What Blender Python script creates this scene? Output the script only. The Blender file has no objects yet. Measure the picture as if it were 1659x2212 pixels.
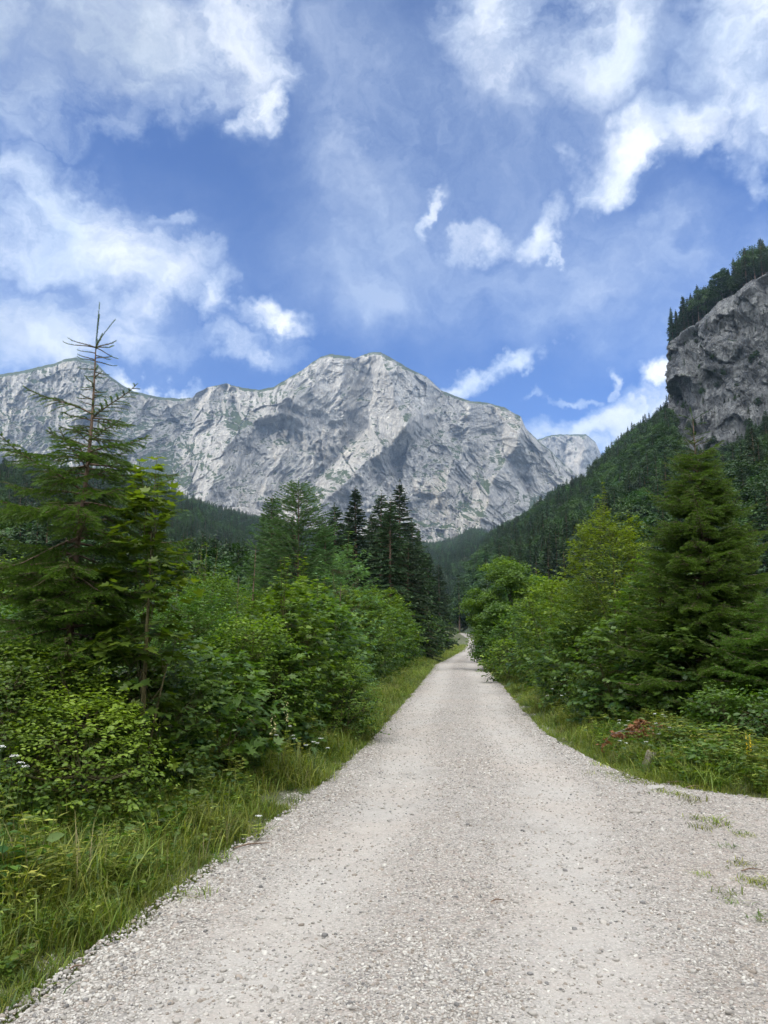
import bpy, math, random
import numpy as np
from mathutils import Vector, Matrix, Euler

random.seed(7)
RNG = np.random.default_rng(11)
SC = bpy.context.scene
COL = SC.collection
PI = math.pi

# ------------------------------------------------------------------ camera, sky, sun, exposure
W0, H0, F0 = 1659.0, 2212.0, 1662.0
PITCH = math.atan(279.0 / F0)
CAMZ = 1.6
cam_d = bpy.data.cameras.new("camera")
cam = bpy.data.objects.new("camera", cam_d); COL.objects.link(cam)
cam.location = (0, 0, CAMZ); cam.rotation_euler = (PI / 2 + PITCH, 0, 0)
cam_d.sensor_width = 36; cam_d.lens = 36 * F0 / H0
cam_d.clip_start = 0.05; cam_d.clip_end = 20000
SC.camera = cam
SC.view_settings.view_transform = 'Standard'; SC.view_settings.look = 'None'
SC.view_settings.exposure = 0.7; SC.view_settings.gamma = 1
SC.view_settings.use_curve_mapping = False
cy = SC.cycles
cy.use_denoising = True; cy.max_bounces = 5; cy.diffuse_bounces = 3; cy.glossy_bounces = 1
cy.transmission_bounces = 3; cy.volume_bounces = 0; cy.transparent_max_bounces = 4
cy.sample_clamp_indirect = 4; cy.caustics_reflective = False; cy.caustics_refractive = False
cy.use_adaptive_sampling = True; cy.adaptive_threshold = 0.015

SUN_AZ, SUN_EL = math.radians(-108), math.radians(23)
sd = Vector((math.sin(SUN_AZ) * math.cos(SUN_EL), math.cos(SUN_AZ) * math.cos(SUN_EL), math.sin(SUN_EL)))
sl = bpy.data.lights.new("sun", 'SUN'); so = bpy.data.objects.new("sun", sl); COL.objects.link(so)
sl.energy = 2.9; sl.angle = math.radians(1.2); sl.color = (1.0, 0.91, 0.77)
so.rotation_euler = sd.to_track_quat('Z', 'Y').to_euler()

def ray(px, py):
    x = (px - W0 / 2) / F0; y = (H0 / 2 - py) / F0
    c, s = math.cos(PITCH), math.sin(PITCH)
    return np.array([x, c - y * s, s + y * c])
def at(px, py, Y):
    r = ray(px, py); return np.array([0, 0, CAMZ]) + r * (Y / r[1])
def gx(px, Y):               # world x of a picture column near the horizon, at depth Y
    return float(at(px, 1385, Y)[0])
def topz(px, py, Y):
    return float(at(px, py, Y)[2])

class NT:
    """small helper to write node trees"""
    def __init__(s, tree): s.t = tree; s.n = tree.nodes; s.l = tree.links
    def new(s, typ, **kw):
        n = s.n.new(typ)
        for k, v in kw.items(): setattr(n, k, v)
        return n
    def put(s, sock, v):
        if v is None: return
        if hasattr(v, 'links') or hasattr(v, 'is_linked'): s.l.new(v, sock)
        else:
            try: sock.default_value = v
            except Exception: sock.default_value = (*v, 1)
    def math(s, op, a, b=None, c=None, clamp=False):
        n = s.new('ShaderNodeMath', operation=op, use_clamp=clamp)
        s.put(n.inputs[0], a); s.put(n.inputs[1], b)
        if c is not None: s.put(n.inputs[2], c)
        return n.outputs[0]
    def vmath(s, op, a, b=None, out=0):
        n = s.new('ShaderNodeVectorMath', operation=op)
        s.put(n.inputs[0], a)
        if b is not None:
            if op == 'SCALE': s.put(n.inputs['Scale'], b)
            else: s.put(n.inputs[1], b)
        return n.outputs[out]
    def noise(s, vec, scale, detail=4, rough=.5, dist=0, out='Fac'):
        n = s.new('ShaderNodeTexNoise'); s.put(n.inputs['Vector'], vec)
        n.inputs['Scale'].default_value = scale; n.inputs['Detail'].default_value = detail
        n.inputs['Roughness'].default_value = rough; n.inputs['Distortion'].default_value = dist
        return n.outputs[out]
    def rng(s, v, a, b, c=0., d=1., smooth=False):
        n = s.new('ShaderNodeMapRange'); n.interpolation_type = 'SMOOTHSTEP' if smooth else 'LINEAR'
        s.put(n.inputs[0], v); n.inputs[1].default_value = a; n.inputs[2].default_value = b
        n.inputs[3].default_value = c; n.inputs[4].default_value = d
        return n.outputs[0]
    def mix(s, f, a, b, blend='MIX'):
        n = s.new('ShaderNodeMix', data_type='RGBA', blend_type=blend)
        s.put(n.inputs[0], f)
        for sk, v in ((n.inputs[6], a), (n.inputs[7], b)):
            if isinstance(v, tuple): sk.default_value = (*v[:3], 1)
            else: s.l.new(v, sk)
        return n.outputs[2]

# ------------------------------------------------------------------ world: Nishita sky with cloud layer by direction
world = bpy.data.worlds.new("World"); SC.world = world; world.use_nodes = True
w = NT(world.node_tree); w.n.clear()
sky = w.new('ShaderNodeTexSky', sky_type='NISHITA')
sky.sun_disc = False; sky.sun_elevation = SUN_EL; sky.sun_rotation = SUN_AZ
sky.altitude = 700; sky.air_density = 1.0; sky.dust_density = 0.3; sky.ozone_density = 2.4
tc = w.new('ShaderNodeTexCoord'); D = tc.outputs['Generated']
# warp
nz = w.noise(D, 3.2, 5, .55, 0, 'Color'); nz2 = w.noise(D, 11.0, 5, .6, 0, 'Color')
v1 = w.vmath('SCALE', w.vmath('SUBTRACT', nz, (.5, .5, .5)), .13)
v2 = w.vmath('SCALE', w.vmath('SUBTRACT', nz2, (.5, .5, .5)), .13)
DW = w.vmath('ADD', D, w.vmath('ADD', v1, v2))
def blob(px, py, rx, ry, rot, amp, src=DW, soft=0.0):
    c = Vector(ray(px, py)); L = c.length; c.normalize()
    X = Vector((1, 0, 0)); X = (X - c * X.dot(c)).normalized(); Z = X.cross(c).normalized()
    a = math.radians(rot)
    A = X * math.cos(a) + Z * math.sin(a); B = -X * math.sin(a) + Z * math.cos(a)
    M = Matrix((A, c, B)).transposed()
    m = w.new('ShaderNodeMapping', vector_type='TEXTURE'); w.put(m.inputs[0], src)
    m.inputs[1].default_value = c; m.inputs[2].default_value = M.to_euler('XYZ')
    sx, sz = rx / F0 / L, ry / F0 / L
    m.inputs[3].default_value = (sx, max(sx, sz), sz)
    ln = w.vmath('LENGTH', m.outputs[0], None, 1)
    return w.math('MULTIPLY', w.rng(ln, 1.35, soft, 0, 1, True), amp)
# px, py, rx, ry, rotation, amount      (places of the clouds as angles in the sky)
CL = [(180, 50, 370, 170, -8, .98), (60, 160, 240, 150, 0, .7), (520, 60, 130, 120, 10, .85), (540, 185, 50, 80, -12, .62), (330, 180, 200, 80, 10, .6),
      (130, 430, 190, 100, -28, .85), (200, 550, 320, 120, -22, .80), (330, 720, 260, 60, -15, .55), (430, 560, 90, 50, -20, .55), (60, 520, 150, 130, 0, .62), (250, 275, 60, 25, 12, .40),
      (50, 700, 190, 120, 0, .88), (330, 610, 75, 70, 60, .62), (465, 650, 70, 55, 50, .72), (600, 705, 95, 38, -14, .76), (640, 745, 70, 40, -25, .5),
      (390, 470, 75, 22, -10, .45), (560, 765, 150, 40, -20, .42), (330, 838, 120, 26, -8, .98), (200, 740, 200, 40, -15, .4),
      (840, 300, 260, 300, -40, .26), (720, 60, 150, 160, 0, .24), (960, 420, 380, 230, -30, .28), (1000, 600, 460, 170, 0, .25), (1330, 560, 320, 190, 0, .32), (820, 620, 200, 110, 0, .2), (1250, 230, 260, 160, 0, .3), (150, 620, 420, 260, 0, .26), (1500, 650, 260, 160, 0, .25),
      (1130, 90, 190, 120, 20, .60), (1060, 40, 120, 70, 0, .45), (1330, 80, 170, 160, -20, .78), (1200, 190, 160, 60, 10, .42),
      (1600, 60, 170, 200, 0, .95), (1640, 210, 130, 120, 30, .95), (1480, 250, 150, 80, 30, .86), (1360, 300, 140, 68, 35, 1.15), (1270, 370, 70, 26, 50, .68),
      (1600, 330, 90, 60, 40, .62), (1620, 400, 60, 40, 30, .5),
      (940, 475, 84, 24, 58, .50), (1015, 520, 90, 30, 34, .42), (1165, 470, 40, 72, -25, .66), (1200, 530, 38, 22, -30, .72), (1120, 500, 90, 40, 10, .38), (1370, 460, 25, 30, 60, .35),
      (1195, 735, 62, 34, 32, 1.15), (1110, 780, 95, 32, 34, 1.1), (1010, 835, 85, 32, 14, 1.05), (1140, 855, 30, 12, 40, .42),
      (1330, 795, 18, 34, 10, .6), (1325, 835, 14, 22, 30, .5), (1250, 850, 60, 15, -5, .55), (1195, 852, 40, 12, 10, .45), (1010, 690, 24, 10, 40, .35),
      (1250, 925, 110, 42, 20, 1.1), (1360, 900, 130, 58, 20, 1.15), (1440, 800, 56, 38, 35, 1.0), (1430, 905, 120, 90, 0, 1.0), (1310, 960, 120, 40, 0, 1.0),
      (1600, 640, 200, 80, 30, .25), (1480, 560, 200, 60, 20, .22)]
acc = None; veil = None
for b_ in CL:
    o_ = blob(*b_, **(dict(soft=.15) if b_[5] > .36 else {}))
    if b_[5] <= .36: veil = o_ if veil is None else w.math('ADD', veil, o_); continue
    acc = o_ if acc is None else w.math('MAXIMUM', acc, o_) if b_[5] > .5 else w.math('ADD', acc, w.math('MULTIPLY', o_, .8))
wisp_v = w.new('ShaderNodeMapping', vector_type='POINT'); w.put(wisp_v.inputs[0], DW)
wisp_v.inputs[2].default_value = (0, math.radians(-35), 0); wisp_v.inputs[3].default_value = (1, 1, 2.2)
n1 = w.noise(wisp_v.outputs[0], 5.5, 7, .62, .6)
n2 = w.noise(DW, 12.0, 7, .58, .25)
nn = w.math('ADD', w.math('MULTIPLY', n1, .6), w.math('MULTIPLY', n2, .4))
dens = w.math('ADD', acc, w.math('MULTIPLY', w.math('SUBTRACT', nn, .5), 2.9))
dens = w.math('MULTIPLY', w.math('POWER', w.rng(dens, .02, 1.22, 0, 1), 1.1), w.rng(acc, .0, .30, 0, 1, True))
veil = w.math('MULTIPLY', w.math('MINIMUM', veil, .32), w.rng(w.noise(DW, 7.0, 8, .62, .4), .30, .68, .25, 1.45))
dens = w.math('SUBTRACT', 1.0, w.math('MULTIPLY', w.math('SUBTRACT', 1.0, dens), w.math('SUBTRACT', 1.0, veil)))
# unseen bright cloud deck, added overhead and behind the viewer to light the foreground
sep = w.new('ShaderNodeSeparateXYZ'); w.put(sep.inputs[0], D)
back = w.math('MAXIMUM', w.rng(sep.outputs[1], .42, .05, 0, 1, True), w.rng(sep.outputs[2], .84, .95, 0, 1, True))
bd = w.rng(w.noise(D, 2.3, 6, .55, .3), .34, .52, 0, 1, True)
backd = w.math('MULTIPLY', back, w.math('MULTIPLY', bd, w.rng(sep.outputs[2], .12, .62, .12, 1, True)))
# cloud tone: bright where thick, greyer in the big bank at upper left and in the low left bank
grey = w.math('MAXIMUM', blob(150, 70, 380, 250, 0, 1.0), blob(40, 690, 190, 110, 0, .55))
grey = w.math('MAXIMUM', grey, blob(1370, 930, 170, 55, 0, .5))
soft = w.noise(D, 6.0, 5, .55, .2)
bright = w.mix(w.math('MULTIPLY', w.rng(soft, .25, .6), w.rng(dens, .2, .8)), (.46, .56, .69), (.78, .80, .82))
cloudc = w.mix(w.math('MULTIPLY', grey, .85), bright, (.30, .355, .43))
CLOUDC, BACKC = cloudc, (3.8, 3.8, 3.75)
skyc = w.vmath('MULTIPLY', sky.outputs[0], (.021, .050, .100))
c1 = w.mix(w.math('MULTIPLY', dens, .97), skyc, cloudc)
c2 = w.mix(w.math('MULTIPLY', backd, .95), c1, BACKC)
bg = w.new('ShaderNodeBackground'); w.put(bg.inputs[0], c2); bg.inputs[1].default_value = 1.0
wo = w.new('ShaderNodeOutputWorld'); w.l.new(bg.outputs[0], wo.inputs[0])
world.cycles.sampling_method = 'MANUAL'; world.cycles.sample_map_resolution = 512

# ------------------------------------------------------------------ numpy noise
_perm = np.random.default_rng(3).permutation(256); _perm = np.concatenate([_perm, _perm, _perm])
_grad = np.random.default_rng(4).normal(size=(256, 3)); _grad /= np.linalg.norm(_grad, axis=1)[:, None]
def pnoise(p):
    pi = np.floor(p).astype(int); f = p - pi; pi &= 255
    u = f * f * f * (f * (f * 6 - 15) + 10)
    r = 0
    for i in (0, 1):
        for j in (0, 1):
            for k in (0, 1):
                h = _perm[_perm[_perm[(pi[..., 0] + i) & 255] + ((pi[..., 1] + j) & 255)] + ((pi[..., 2] + k) & 255)] & 255
                g = _grad[h]
                d = g[..., 0] * (f[..., 0] - i) + g[..., 1] * (f[..., 1] - j) + g[..., 2] * (f[..., 2] - k)
                wt = (u[..., 0] if i else 1 - u[..., 0]) * (u[..., 1] if j else 1 - u[..., 1]) * (u[..., 2] if k else 1 - u[..., 2])
                r = r + d * wt
    return r * 1.5
def fbm(p, o=5, gain=.5, ridged=False):
    p = np.asarray(p, float); a = 1.; r = 0; t = 0
    for i in range(o):
        n = pnoise(p + i * 17.3)
        if ridged: n = 1 - 2 * np.abs(n)
        r = r + n * a; t += a; a *= gain; p = p * 2.03
    return r / t
def cells(u, v, n, seed, amp, tilt, box, stretch=1.):
    """irregular rock slabs: every cell of a warped mosaic is a plane of its own tilt and set-back"""
    r = np.random.default_rng(seed); cu = r.uniform(box[0], box[1], n); cv = r.uniform(box[2], box[3], n); a = r.normal(size=(n, 2)) * tilt; o_ = r.normal(size=n) * amp
    best = np.full(u.shape, 1e18); val = np.zeros(u.shape)
    for i in range(n):
        du = u - cu[i]; dv = (v - cv[i]); d = du * du + (dv / stretch) ** 2; k = d < best
        best = np.where(k, d, best); val = np.where(k, o_[i] + a[i, 0] * du + a[i, 1] * dv, val)
    return val
def nrm(v): return v / (np.linalg.norm(v, axis=-1, keepdims=True) + 1e-9)

# ------------------------------------------------------------------ mesh helpers
class MB:
    def __init__(s): s.v = []; s.f = []; s.a = []; s.n = 0
    def add(s, v, f, a=None):
        v = np.asarray(v, np.float32).reshape(-1, 3); f = np.asarray(f, np.int64)
        s.v.append(v); s.f.append(f + s.n); s.n += len(v)
        s.a.append(np.full(len(v), .5, np.float32) if a is None else np.broadcast_to(np.asarray(a, np.float32), (len(v),)))
    def mesh(s, name, mat=None, smooth=False):
        me = bpy.data.meshes.new(name)
        V = np.concatenate(s.v); A = np.concatenate(s.a)
        me.vertices.add(len(V)); me.vertices.foreach_set('co', V.ravel())
        nl = sum(f.size for f in s.f); npoly = sum(len(f) for f in s.f)
        me.loops.add(nl); me.polygons.add(npoly)
        me.loops.foreach_set('vertex_index', np.concatenate([f.ravel() for f in s.f]).astype(np.int32))
        tot = np.concatenate([np.full(len(f), f.shape[1]) for f in s.f])
        st = np.concatenate([[0], np.cumsum(tot)[:-1]]).astype(np.int32)
        me.polygons.foreach_set('loop_start', st)
        if smooth: me.polygons.foreach_set('use_smooth', np.ones(npoly, bool))
        at_ = me.attributes.new('var', 'FLOAT', 'POINT'); at_.data.foreach_set('value', A)
        me.update(calc_edges=True)
        if mat: me.materials.append(mat)
        return me
    def obj(s, name, mat=None, parent=None, smooth=False, link=True):
        o = bpy.data.objects.new(name, s.mesh(name, mat, smooth))
        if link: COL.objects.link(o)
        if parent: o.parent = parent
        return o
    def tube(s, pts, rad, n=6, a=.5, cap=False):
        pts = np.asarray(pts, float); m = len(pts)
        rad = np.broadcast_to(np.asarray(rad, float), (m,))
        t = nrm(np.gradient(pts, axis=0))
        ref = np.array([0, 0, 1.]) if abs(t[0][2]) < .9 else np.array([1., 0, 0])
        x = nrm(np.cross(t, ref)); y = np.cross(t, x)
        an = np.arange(n) * 2 * PI / n
        ring = pts[:, None] + rad[:, None, None] * (np.cos(an)[None, :, None] * x[:, None] + np.sin(an)[None, :, None] * y[:, None])
        i = np.arange(m - 1)[:, None] * n; j = np.arange(n)[None]; k = (j + 1) % n
        f = np.stack([i + j, i + k, i + n + k, i + n + j], -1).reshape(-1, 4)
        s.add(ring, f, a)
    def tile(s, tv, tf, pos, X, Y, sc, a=None):
        """copies of a small leaf outline: Y = towards the tip, X = across, Z = X x Y"""
        Z = np.cross(X, Y); tv = np.asarray(tv, float); n = len(pos)
        sc = np.broadcast_to(np.asarray(sc, float), (n,))
        V = pos[:, None] + sc[:, None, None] * (tv[None, :, 0:1] * X[:, None] + tv[None, :, 1:2] * Y[:, None] + tv[None, :, 2:3] * Z[:, None])
        tf = np.asarray(tf); F = (np.arange(n) * len(tv))[:, None, None] + tf[None]
        A = None if a is None else np.repeat(np.broadcast_to(a, (n,)), len(tv))
        s.add(V, F.reshape(-1, tf.shape[1]), A)

def grid(P, smooth=True):
    ny, nx = P.shape[:2]; m = MB()
    i = (np.arange(ny - 1)[:, None] * nx + np.arange(nx - 1)[None]).ravel()
    m.add(P.reshape(-1, 3), np.stack([i, i + 1, i + nx + 1, i + nx], -1))
    return m
def struct(o, kind='structure', label=None):
    o['kind'] = kind
    if label: o['label'] = label
    return o
def tag(o, label, cat, group=None):
    o['label'] = label; o['category'] = cat
    if group: o['group'] = group
    return o
def thing(name, loc, label, cat, group=None, rz=0):
    o = bpy.data.objects.new(name, None); COL.objects.link(o); o.empty_display_size = .2
    o.location = loc; o.rotation_euler = (0, 0, rz)
    return tag(o, label, cat, group)
def copy_tree(root, loc, rz, sc, label, group, kids):
    r = root.copy(); COL.objects.link(r); r.location = loc; r.rotation_euler = (0, 0, rz)
    r.scale = sc if hasattr(sc, '__len__') else (sc,) * 3
    r['label'] = label; r['group'] = group
    for ch in kids:
        c = ch.copy(); COL.objects.link(c); c.parent = r
    return r

# ------------------------------------------------------------------ materials
def mat(name):
    m = bpy.data.materials.new(name); m.use_nodes = True; t = NT(m.node_tree); t.n.clear()
    out = t.new('ShaderNodeOutputMaterial'); return m, t, out
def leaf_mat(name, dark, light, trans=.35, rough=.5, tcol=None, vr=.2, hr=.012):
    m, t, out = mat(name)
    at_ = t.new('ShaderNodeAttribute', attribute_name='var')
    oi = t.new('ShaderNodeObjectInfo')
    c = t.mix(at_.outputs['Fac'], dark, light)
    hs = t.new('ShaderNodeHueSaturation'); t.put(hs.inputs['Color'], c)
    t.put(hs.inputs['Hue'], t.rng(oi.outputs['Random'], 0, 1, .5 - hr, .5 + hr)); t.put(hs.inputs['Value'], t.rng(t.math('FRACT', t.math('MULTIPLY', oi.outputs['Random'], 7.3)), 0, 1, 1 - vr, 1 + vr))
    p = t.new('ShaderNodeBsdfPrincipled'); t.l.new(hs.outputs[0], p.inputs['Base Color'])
    p.inputs['Roughness'].default_value = rough; p.inputs['Specular IOR Level'].default_value = .35
    tr = t.new('ShaderNodeBsdfTranslucent')
    t.l.new(t.mix(1.0, hs.outputs[0], tcol or (1.3, 1.4, .45), 'MULTIPLY'), tr.inputs[0])
    mx = t.new('ShaderNodeMixShader'); mx.inputs[0].default_value = trans
    t.l.new(p.outputs[0], mx.inputs[1]); t.l.new(tr.outputs[0], mx.inputs[2]); t.l.new(mx.outputs[0], out.inputs[0])
    return m
def bark_mat(name, c1, c2, scale=20):
    m, t, out = mat(name); g = t.new('ShaderNodeTexCoord')
    n = t.noise(g.outputs['Object'], scale, 5, .6, .4)
    p = t.new('ShaderNodeBsdfPrincipled'); t.l.new(t.mix(t.rng(n, .35, .65), c1, c2), p.inputs['Base Color'])
    p.inputs['Roughness'].default_value = .85
    b = t.new('ShaderNodeBump'); b.inputs['Strength'].default_value = .5; b.inputs['Distance'].default_value = .01
    t.l.new(n, b.inputs['Height']); t.l.new(b.outputs[0], p.inputs['Normal']); t.l.new(p.outputs[0], out.inputs[0])
    return m
def flat_mat(name, c, rough=.6, var=.0):
    m, t, out = mat(name); g = t.new('ShaderNodeTexCoord')
    p = t.new('ShaderNodeBsdfPrincipled'); n = t.noise(g.outputs['Object'], 30, 3)
    t.l.new(t.mix(t.rng(n, .3, .7), tuple(x * (1 - var) for x in c), tuple(min(1, x * (1 + var)) for x in c)), p.inputs['Base Color'])
    p.inputs['Roughness'].default_value = rough; t.l.new(p.outputs[0], out.inputs[0]); return m

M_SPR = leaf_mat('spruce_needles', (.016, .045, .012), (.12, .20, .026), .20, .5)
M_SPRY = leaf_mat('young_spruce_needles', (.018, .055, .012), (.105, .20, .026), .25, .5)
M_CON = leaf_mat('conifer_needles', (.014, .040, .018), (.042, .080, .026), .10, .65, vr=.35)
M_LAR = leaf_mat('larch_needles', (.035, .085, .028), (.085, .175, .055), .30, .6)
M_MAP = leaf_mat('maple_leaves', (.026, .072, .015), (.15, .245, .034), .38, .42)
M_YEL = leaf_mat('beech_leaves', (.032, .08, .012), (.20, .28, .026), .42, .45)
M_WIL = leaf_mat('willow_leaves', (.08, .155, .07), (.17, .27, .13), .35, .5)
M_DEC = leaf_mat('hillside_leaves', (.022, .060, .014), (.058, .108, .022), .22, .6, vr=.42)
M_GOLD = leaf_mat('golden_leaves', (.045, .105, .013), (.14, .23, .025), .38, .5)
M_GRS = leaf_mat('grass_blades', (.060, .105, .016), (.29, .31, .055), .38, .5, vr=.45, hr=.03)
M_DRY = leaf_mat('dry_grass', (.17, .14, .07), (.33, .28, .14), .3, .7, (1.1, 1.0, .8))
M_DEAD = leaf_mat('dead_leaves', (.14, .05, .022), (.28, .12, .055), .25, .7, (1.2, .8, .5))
M_BARK = bark_mat('spruce_bark', (.10, .065, .045), (.22, .15, .105))
M_BARKG = bark_mat('grey_bark', (.10, .09, .08), (.26, .24, .21))
M_TWIG = bark_mat('green_twig', (.07, .06, .025), (.14, .12, .05))

# ------------------------------------------------------------------ ground and road
def zg(y):
    y = np.asarray(y, float); q = np.clip(y - 60, 0, 240)
    return .00008 * q * q + np.clip(y - 300, 0, 1300) * .038
XL = np.array([(-6, -2.6), (2.4, -1.85), (3.57, -1.68), (5.9, -1.30), (8.5, -.80), (12, -.32), (17.4, .21), (30, 1.40), (54, 3.55), (95, 8.9), (115, 11.5), (150, 15.7), (210, 23.), (260, 26.6), (300, 29.), (340, 30)])
XR = np.array([(-6, 14.), (5, 14.), (6.9, 12.), (7.4, 6.), (7.9, 4.5), (8.3, 3.95), (8.9, 3.35), (9.6, 3.0), (10.6, 2.86), (13.6, 2.80), (17.4, 3.1), (30, 4.45), (54, 6.75), (95, 12.2), (115, 14.8), (150, 19.1), (210, 26.4), (260, 30.), (300, 32.2), (340, 32)])
def xl(y): return np.interp(y, XL[:, 0], XL[:, 1])
def xr(y): return np.interp(y, XR[:, 0], XR[:, 1])
def gz(x, y):
    x = np.asarray(x, float); y = np.asarray(y, float)
    d = np.maximum(xl(y) - x, x - xr(y))           # distance outside the road
    s = np.clip((d + .15) / .9, 0, 1); s = s * s * (3 - 2 * s)
    b = fbm(np.stack([x * .9, y * .9, x * 0], -1), 4) * .10
    far = np.clip((d - 2) / 8, 0, 1)
    return zg(y) + s * (b + .02) - (1 - s) * .05 + far * .25 * fbm(np.stack([x * .12, y * .12, x * 0 + 5], -1), 3)
xs = np.concatenate([-np.geomspace(14, 6000, 60)[::-1], np.arange(-13.8, 13.9, .18), np.geomspace(14.1, 6000, 60)])
ys = np.concatenate([[-4000, -1500, -500, -150, -50, -20, -8], np.arange(-4, 14, .18), np.geomspace(14.2, 420, 260), np.geomspace(430, 9000, 40)])
GX, GY = np.meshgrid(xs, ys)
GP = np.stack([GX, GY, gz(GX, GY)], -1)

m, t, out = mat('verge_soil')
g = t.new('ShaderNodeTexCoord').outputs['Object']
a_ = t.noise(g, 1.6, 5, .6); b_ = t.noise(g, 30, 5, .6); v = t.new('ShaderNodeTexVoronoi'); t.put(v.inputs[0], g); v.inputs['Scale'].default_value = 40
c = t.mix(t.rng(b_, .35, .65), (.045, .045, .022), (.085, .105, .035))
c = t.mix(t.rng(a_, .56, .68), c, (.17, .155, .12))
c = t.mix(t.math('MULTIPLY', t.rng(v.outputs['Distance'], .35, .2), t.rng(a_, .5, .65)), c, (.45, .43, .39))
p = t.new('ShaderNodeBsdfPrincipled'); t.l.new(c, p.inputs['Base Color']); p.inputs['Roughness'].default_value = .95
bp = t.new('ShaderNodeBump'); bp.inputs['Strength'].default_value = .7; bp.inputs['Distance'].default_value = .03; t.l.new(b_, bp.inputs['Height'])
t.l.new(bp.outputs[0], p.inputs['Normal']); t.l.new(p.outputs[0], out.inputs[0]); M_SOIL = m
struct(grid(GP).obj('ground', M_SOIL, smooth=True))

# gravel material
m, t, out = mat('limestone_gravel')
g = t.new('ShaderNodeTexCoord').outputs['Object']
def voro(scale, outn='Distance', feat='F1'):
    v = t.new('ShaderNodeTexVoronoi', feature=feat); t.put(v.inputs[0], g); v.inputs['Scale'].default_value = scale; return v
va, vb, vc = voro(75), voro(33), voro(150)
big = t.noise(g, .55, 4, .55); med = t.noise(g, 4.5, 5, .6); fine = t.noise(g, 160, 4, .65)
sepa = t.new('ShaderNodeSeparateColor'); t.l.new(va.outputs['Color'], sepa.inputs[0])
sepb = t.new('ShaderNodeSeparateColor'); t.l.new(vb.outputs['Color'], sepb.inputs[0])
trk = t.new('ShaderNodeAttribute', attribute_name='var').outputs['Fac']     # 1 = packed wheel track
stone = t.mix(sepa.outputs[0], (.175, .160, .140), (.45, .42, .38))
stone = t.mix(t.math('MULTIPLY', t.rng(sepb.outputs[1], .80, .83), .6), stone, (.29, .235, .20))
stone = t.mix(t.math('MULTIPLY', t.rng(sepa.outputs[2], .93, .95), .8), stone, (.09, .085, .085))
gapd = t.rng(va.outputs['Distance'], .42, .62, 0, 1)
stone = t.mix(t.math('MULTIPLY', gapd, .5), stone, (.13, .12, .11))
dust = t.mix(t.rng(fine, .35, .65), (.30, .28, .252), (.39, .367, .335))
cover = t.math('ADD', t.math('MULTIPLY', trk, .55), t.rng(med, .3, .75, -.1, .42), clamp=True)
c = t.mix(cover, stone, dust)
patch_ = t.noise(g, .8, 5, .65); c = t.mix(t.math('MULTIPLY', t.rng(patch_, .56, .70), .38), c, (.13, .118, .10))
c = t.mix(t.math('MULTIPLY', t.rng(big, .42, .66), .40), c, t.mix(1.0, c, (1.0, .90, .82), 'MULTIPLY'))
p = t.new('ShaderNodeBsdfPrincipled'); t.l.new(c, p.inputs['Base Color']); p.inputs['Roughness'].default_value = .9; p.inputs['Specular IOR Level'].default_value = .25
hgt = t.math('SUBTRACT', t.math('MULTIPLY', t.math('SUBTRACT', 1.0, va.outputs['Distance']), t.rng(cover, 0, 1, 1, .25)), t.math('MULTIPLY', fine, .3))
bp = t.new('ShaderNodeBump'); bp.inputs['Strength'].default_value = .8; bp.inputs['Distance'].default_value = .008; t.l.new(hgt, bp.inputs['Height'])
t.l.new(bp.outputs[0], p.inputs['Normal']); t.l.new(p.outputs[0], out.inputs[0]); M_GRAV = m
def track(x, y):
    cxr = (xl(y) + np.minimum(xr(y), xl(y) + 3.6)) / 2
    wob = fbm(np.stack([x * .2, y * .15, x * 0], -1), 3) * .25
    d = np.minimum(np.abs(x - cxr + .85 + wob), np.abs(x - cxr - .80 + wob))
    return np.clip(1 - (d - .18) / .38, 0, 1)
ry = np.concatenate([np.arange(-5.5, 16, .06), np.geomspace(16.05, 300, 420)])
rs = np.linspace(0, 1, 140)
jl = fbm(np.stack([ry * 1.3, ry * 0, ry * 0], -1), 4) * .22; jr = fbm(np.stack([ry * 1.3, ry * 0 + 9, ry * 0], -1), 4) * (.22 + .5 * (np.abs(ry - 8.6) < 1.2))
L_ = xl(ry) + jl; R_ = xr(ry) + jr
RX = L_[:, None] + (R_ - L_)[:, None] * (rs[None] ** 1.0)
RY = np.repeat(ry[:, None], len(rs), 1)
tr_ = track(RX, RY)
RZ = zg(RY) + .03 * np.sin(np.clip((RX - xl(RY)) / 3.5, 0, 1) * PI) - .018 * tr_ + .012 * fbm(np.stack([RX * 2.5, RY * 2.5, RX * 0], -1), 4)
RZ[:, 0] -= .06; RZ[:, -1] -= .06
rm = grid(np.stack([RX, RY, RZ], -1)); rm.a = [tr_.ravel().astype(np.float32)]
struct(rm.obj('road', M_GRAV, smooth=True), label='pale gravel forest road running up the valley')
def rz_(x, y):
    return zg(y) + .03 * np.sin(np.clip((x - xl(y)) / 3.5, 0, 1) * PI) - .018 * track(x, y) + .012 * fbm(np.stack([x * 2.5, y * 2.5, x * 0], -1), 4)

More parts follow.
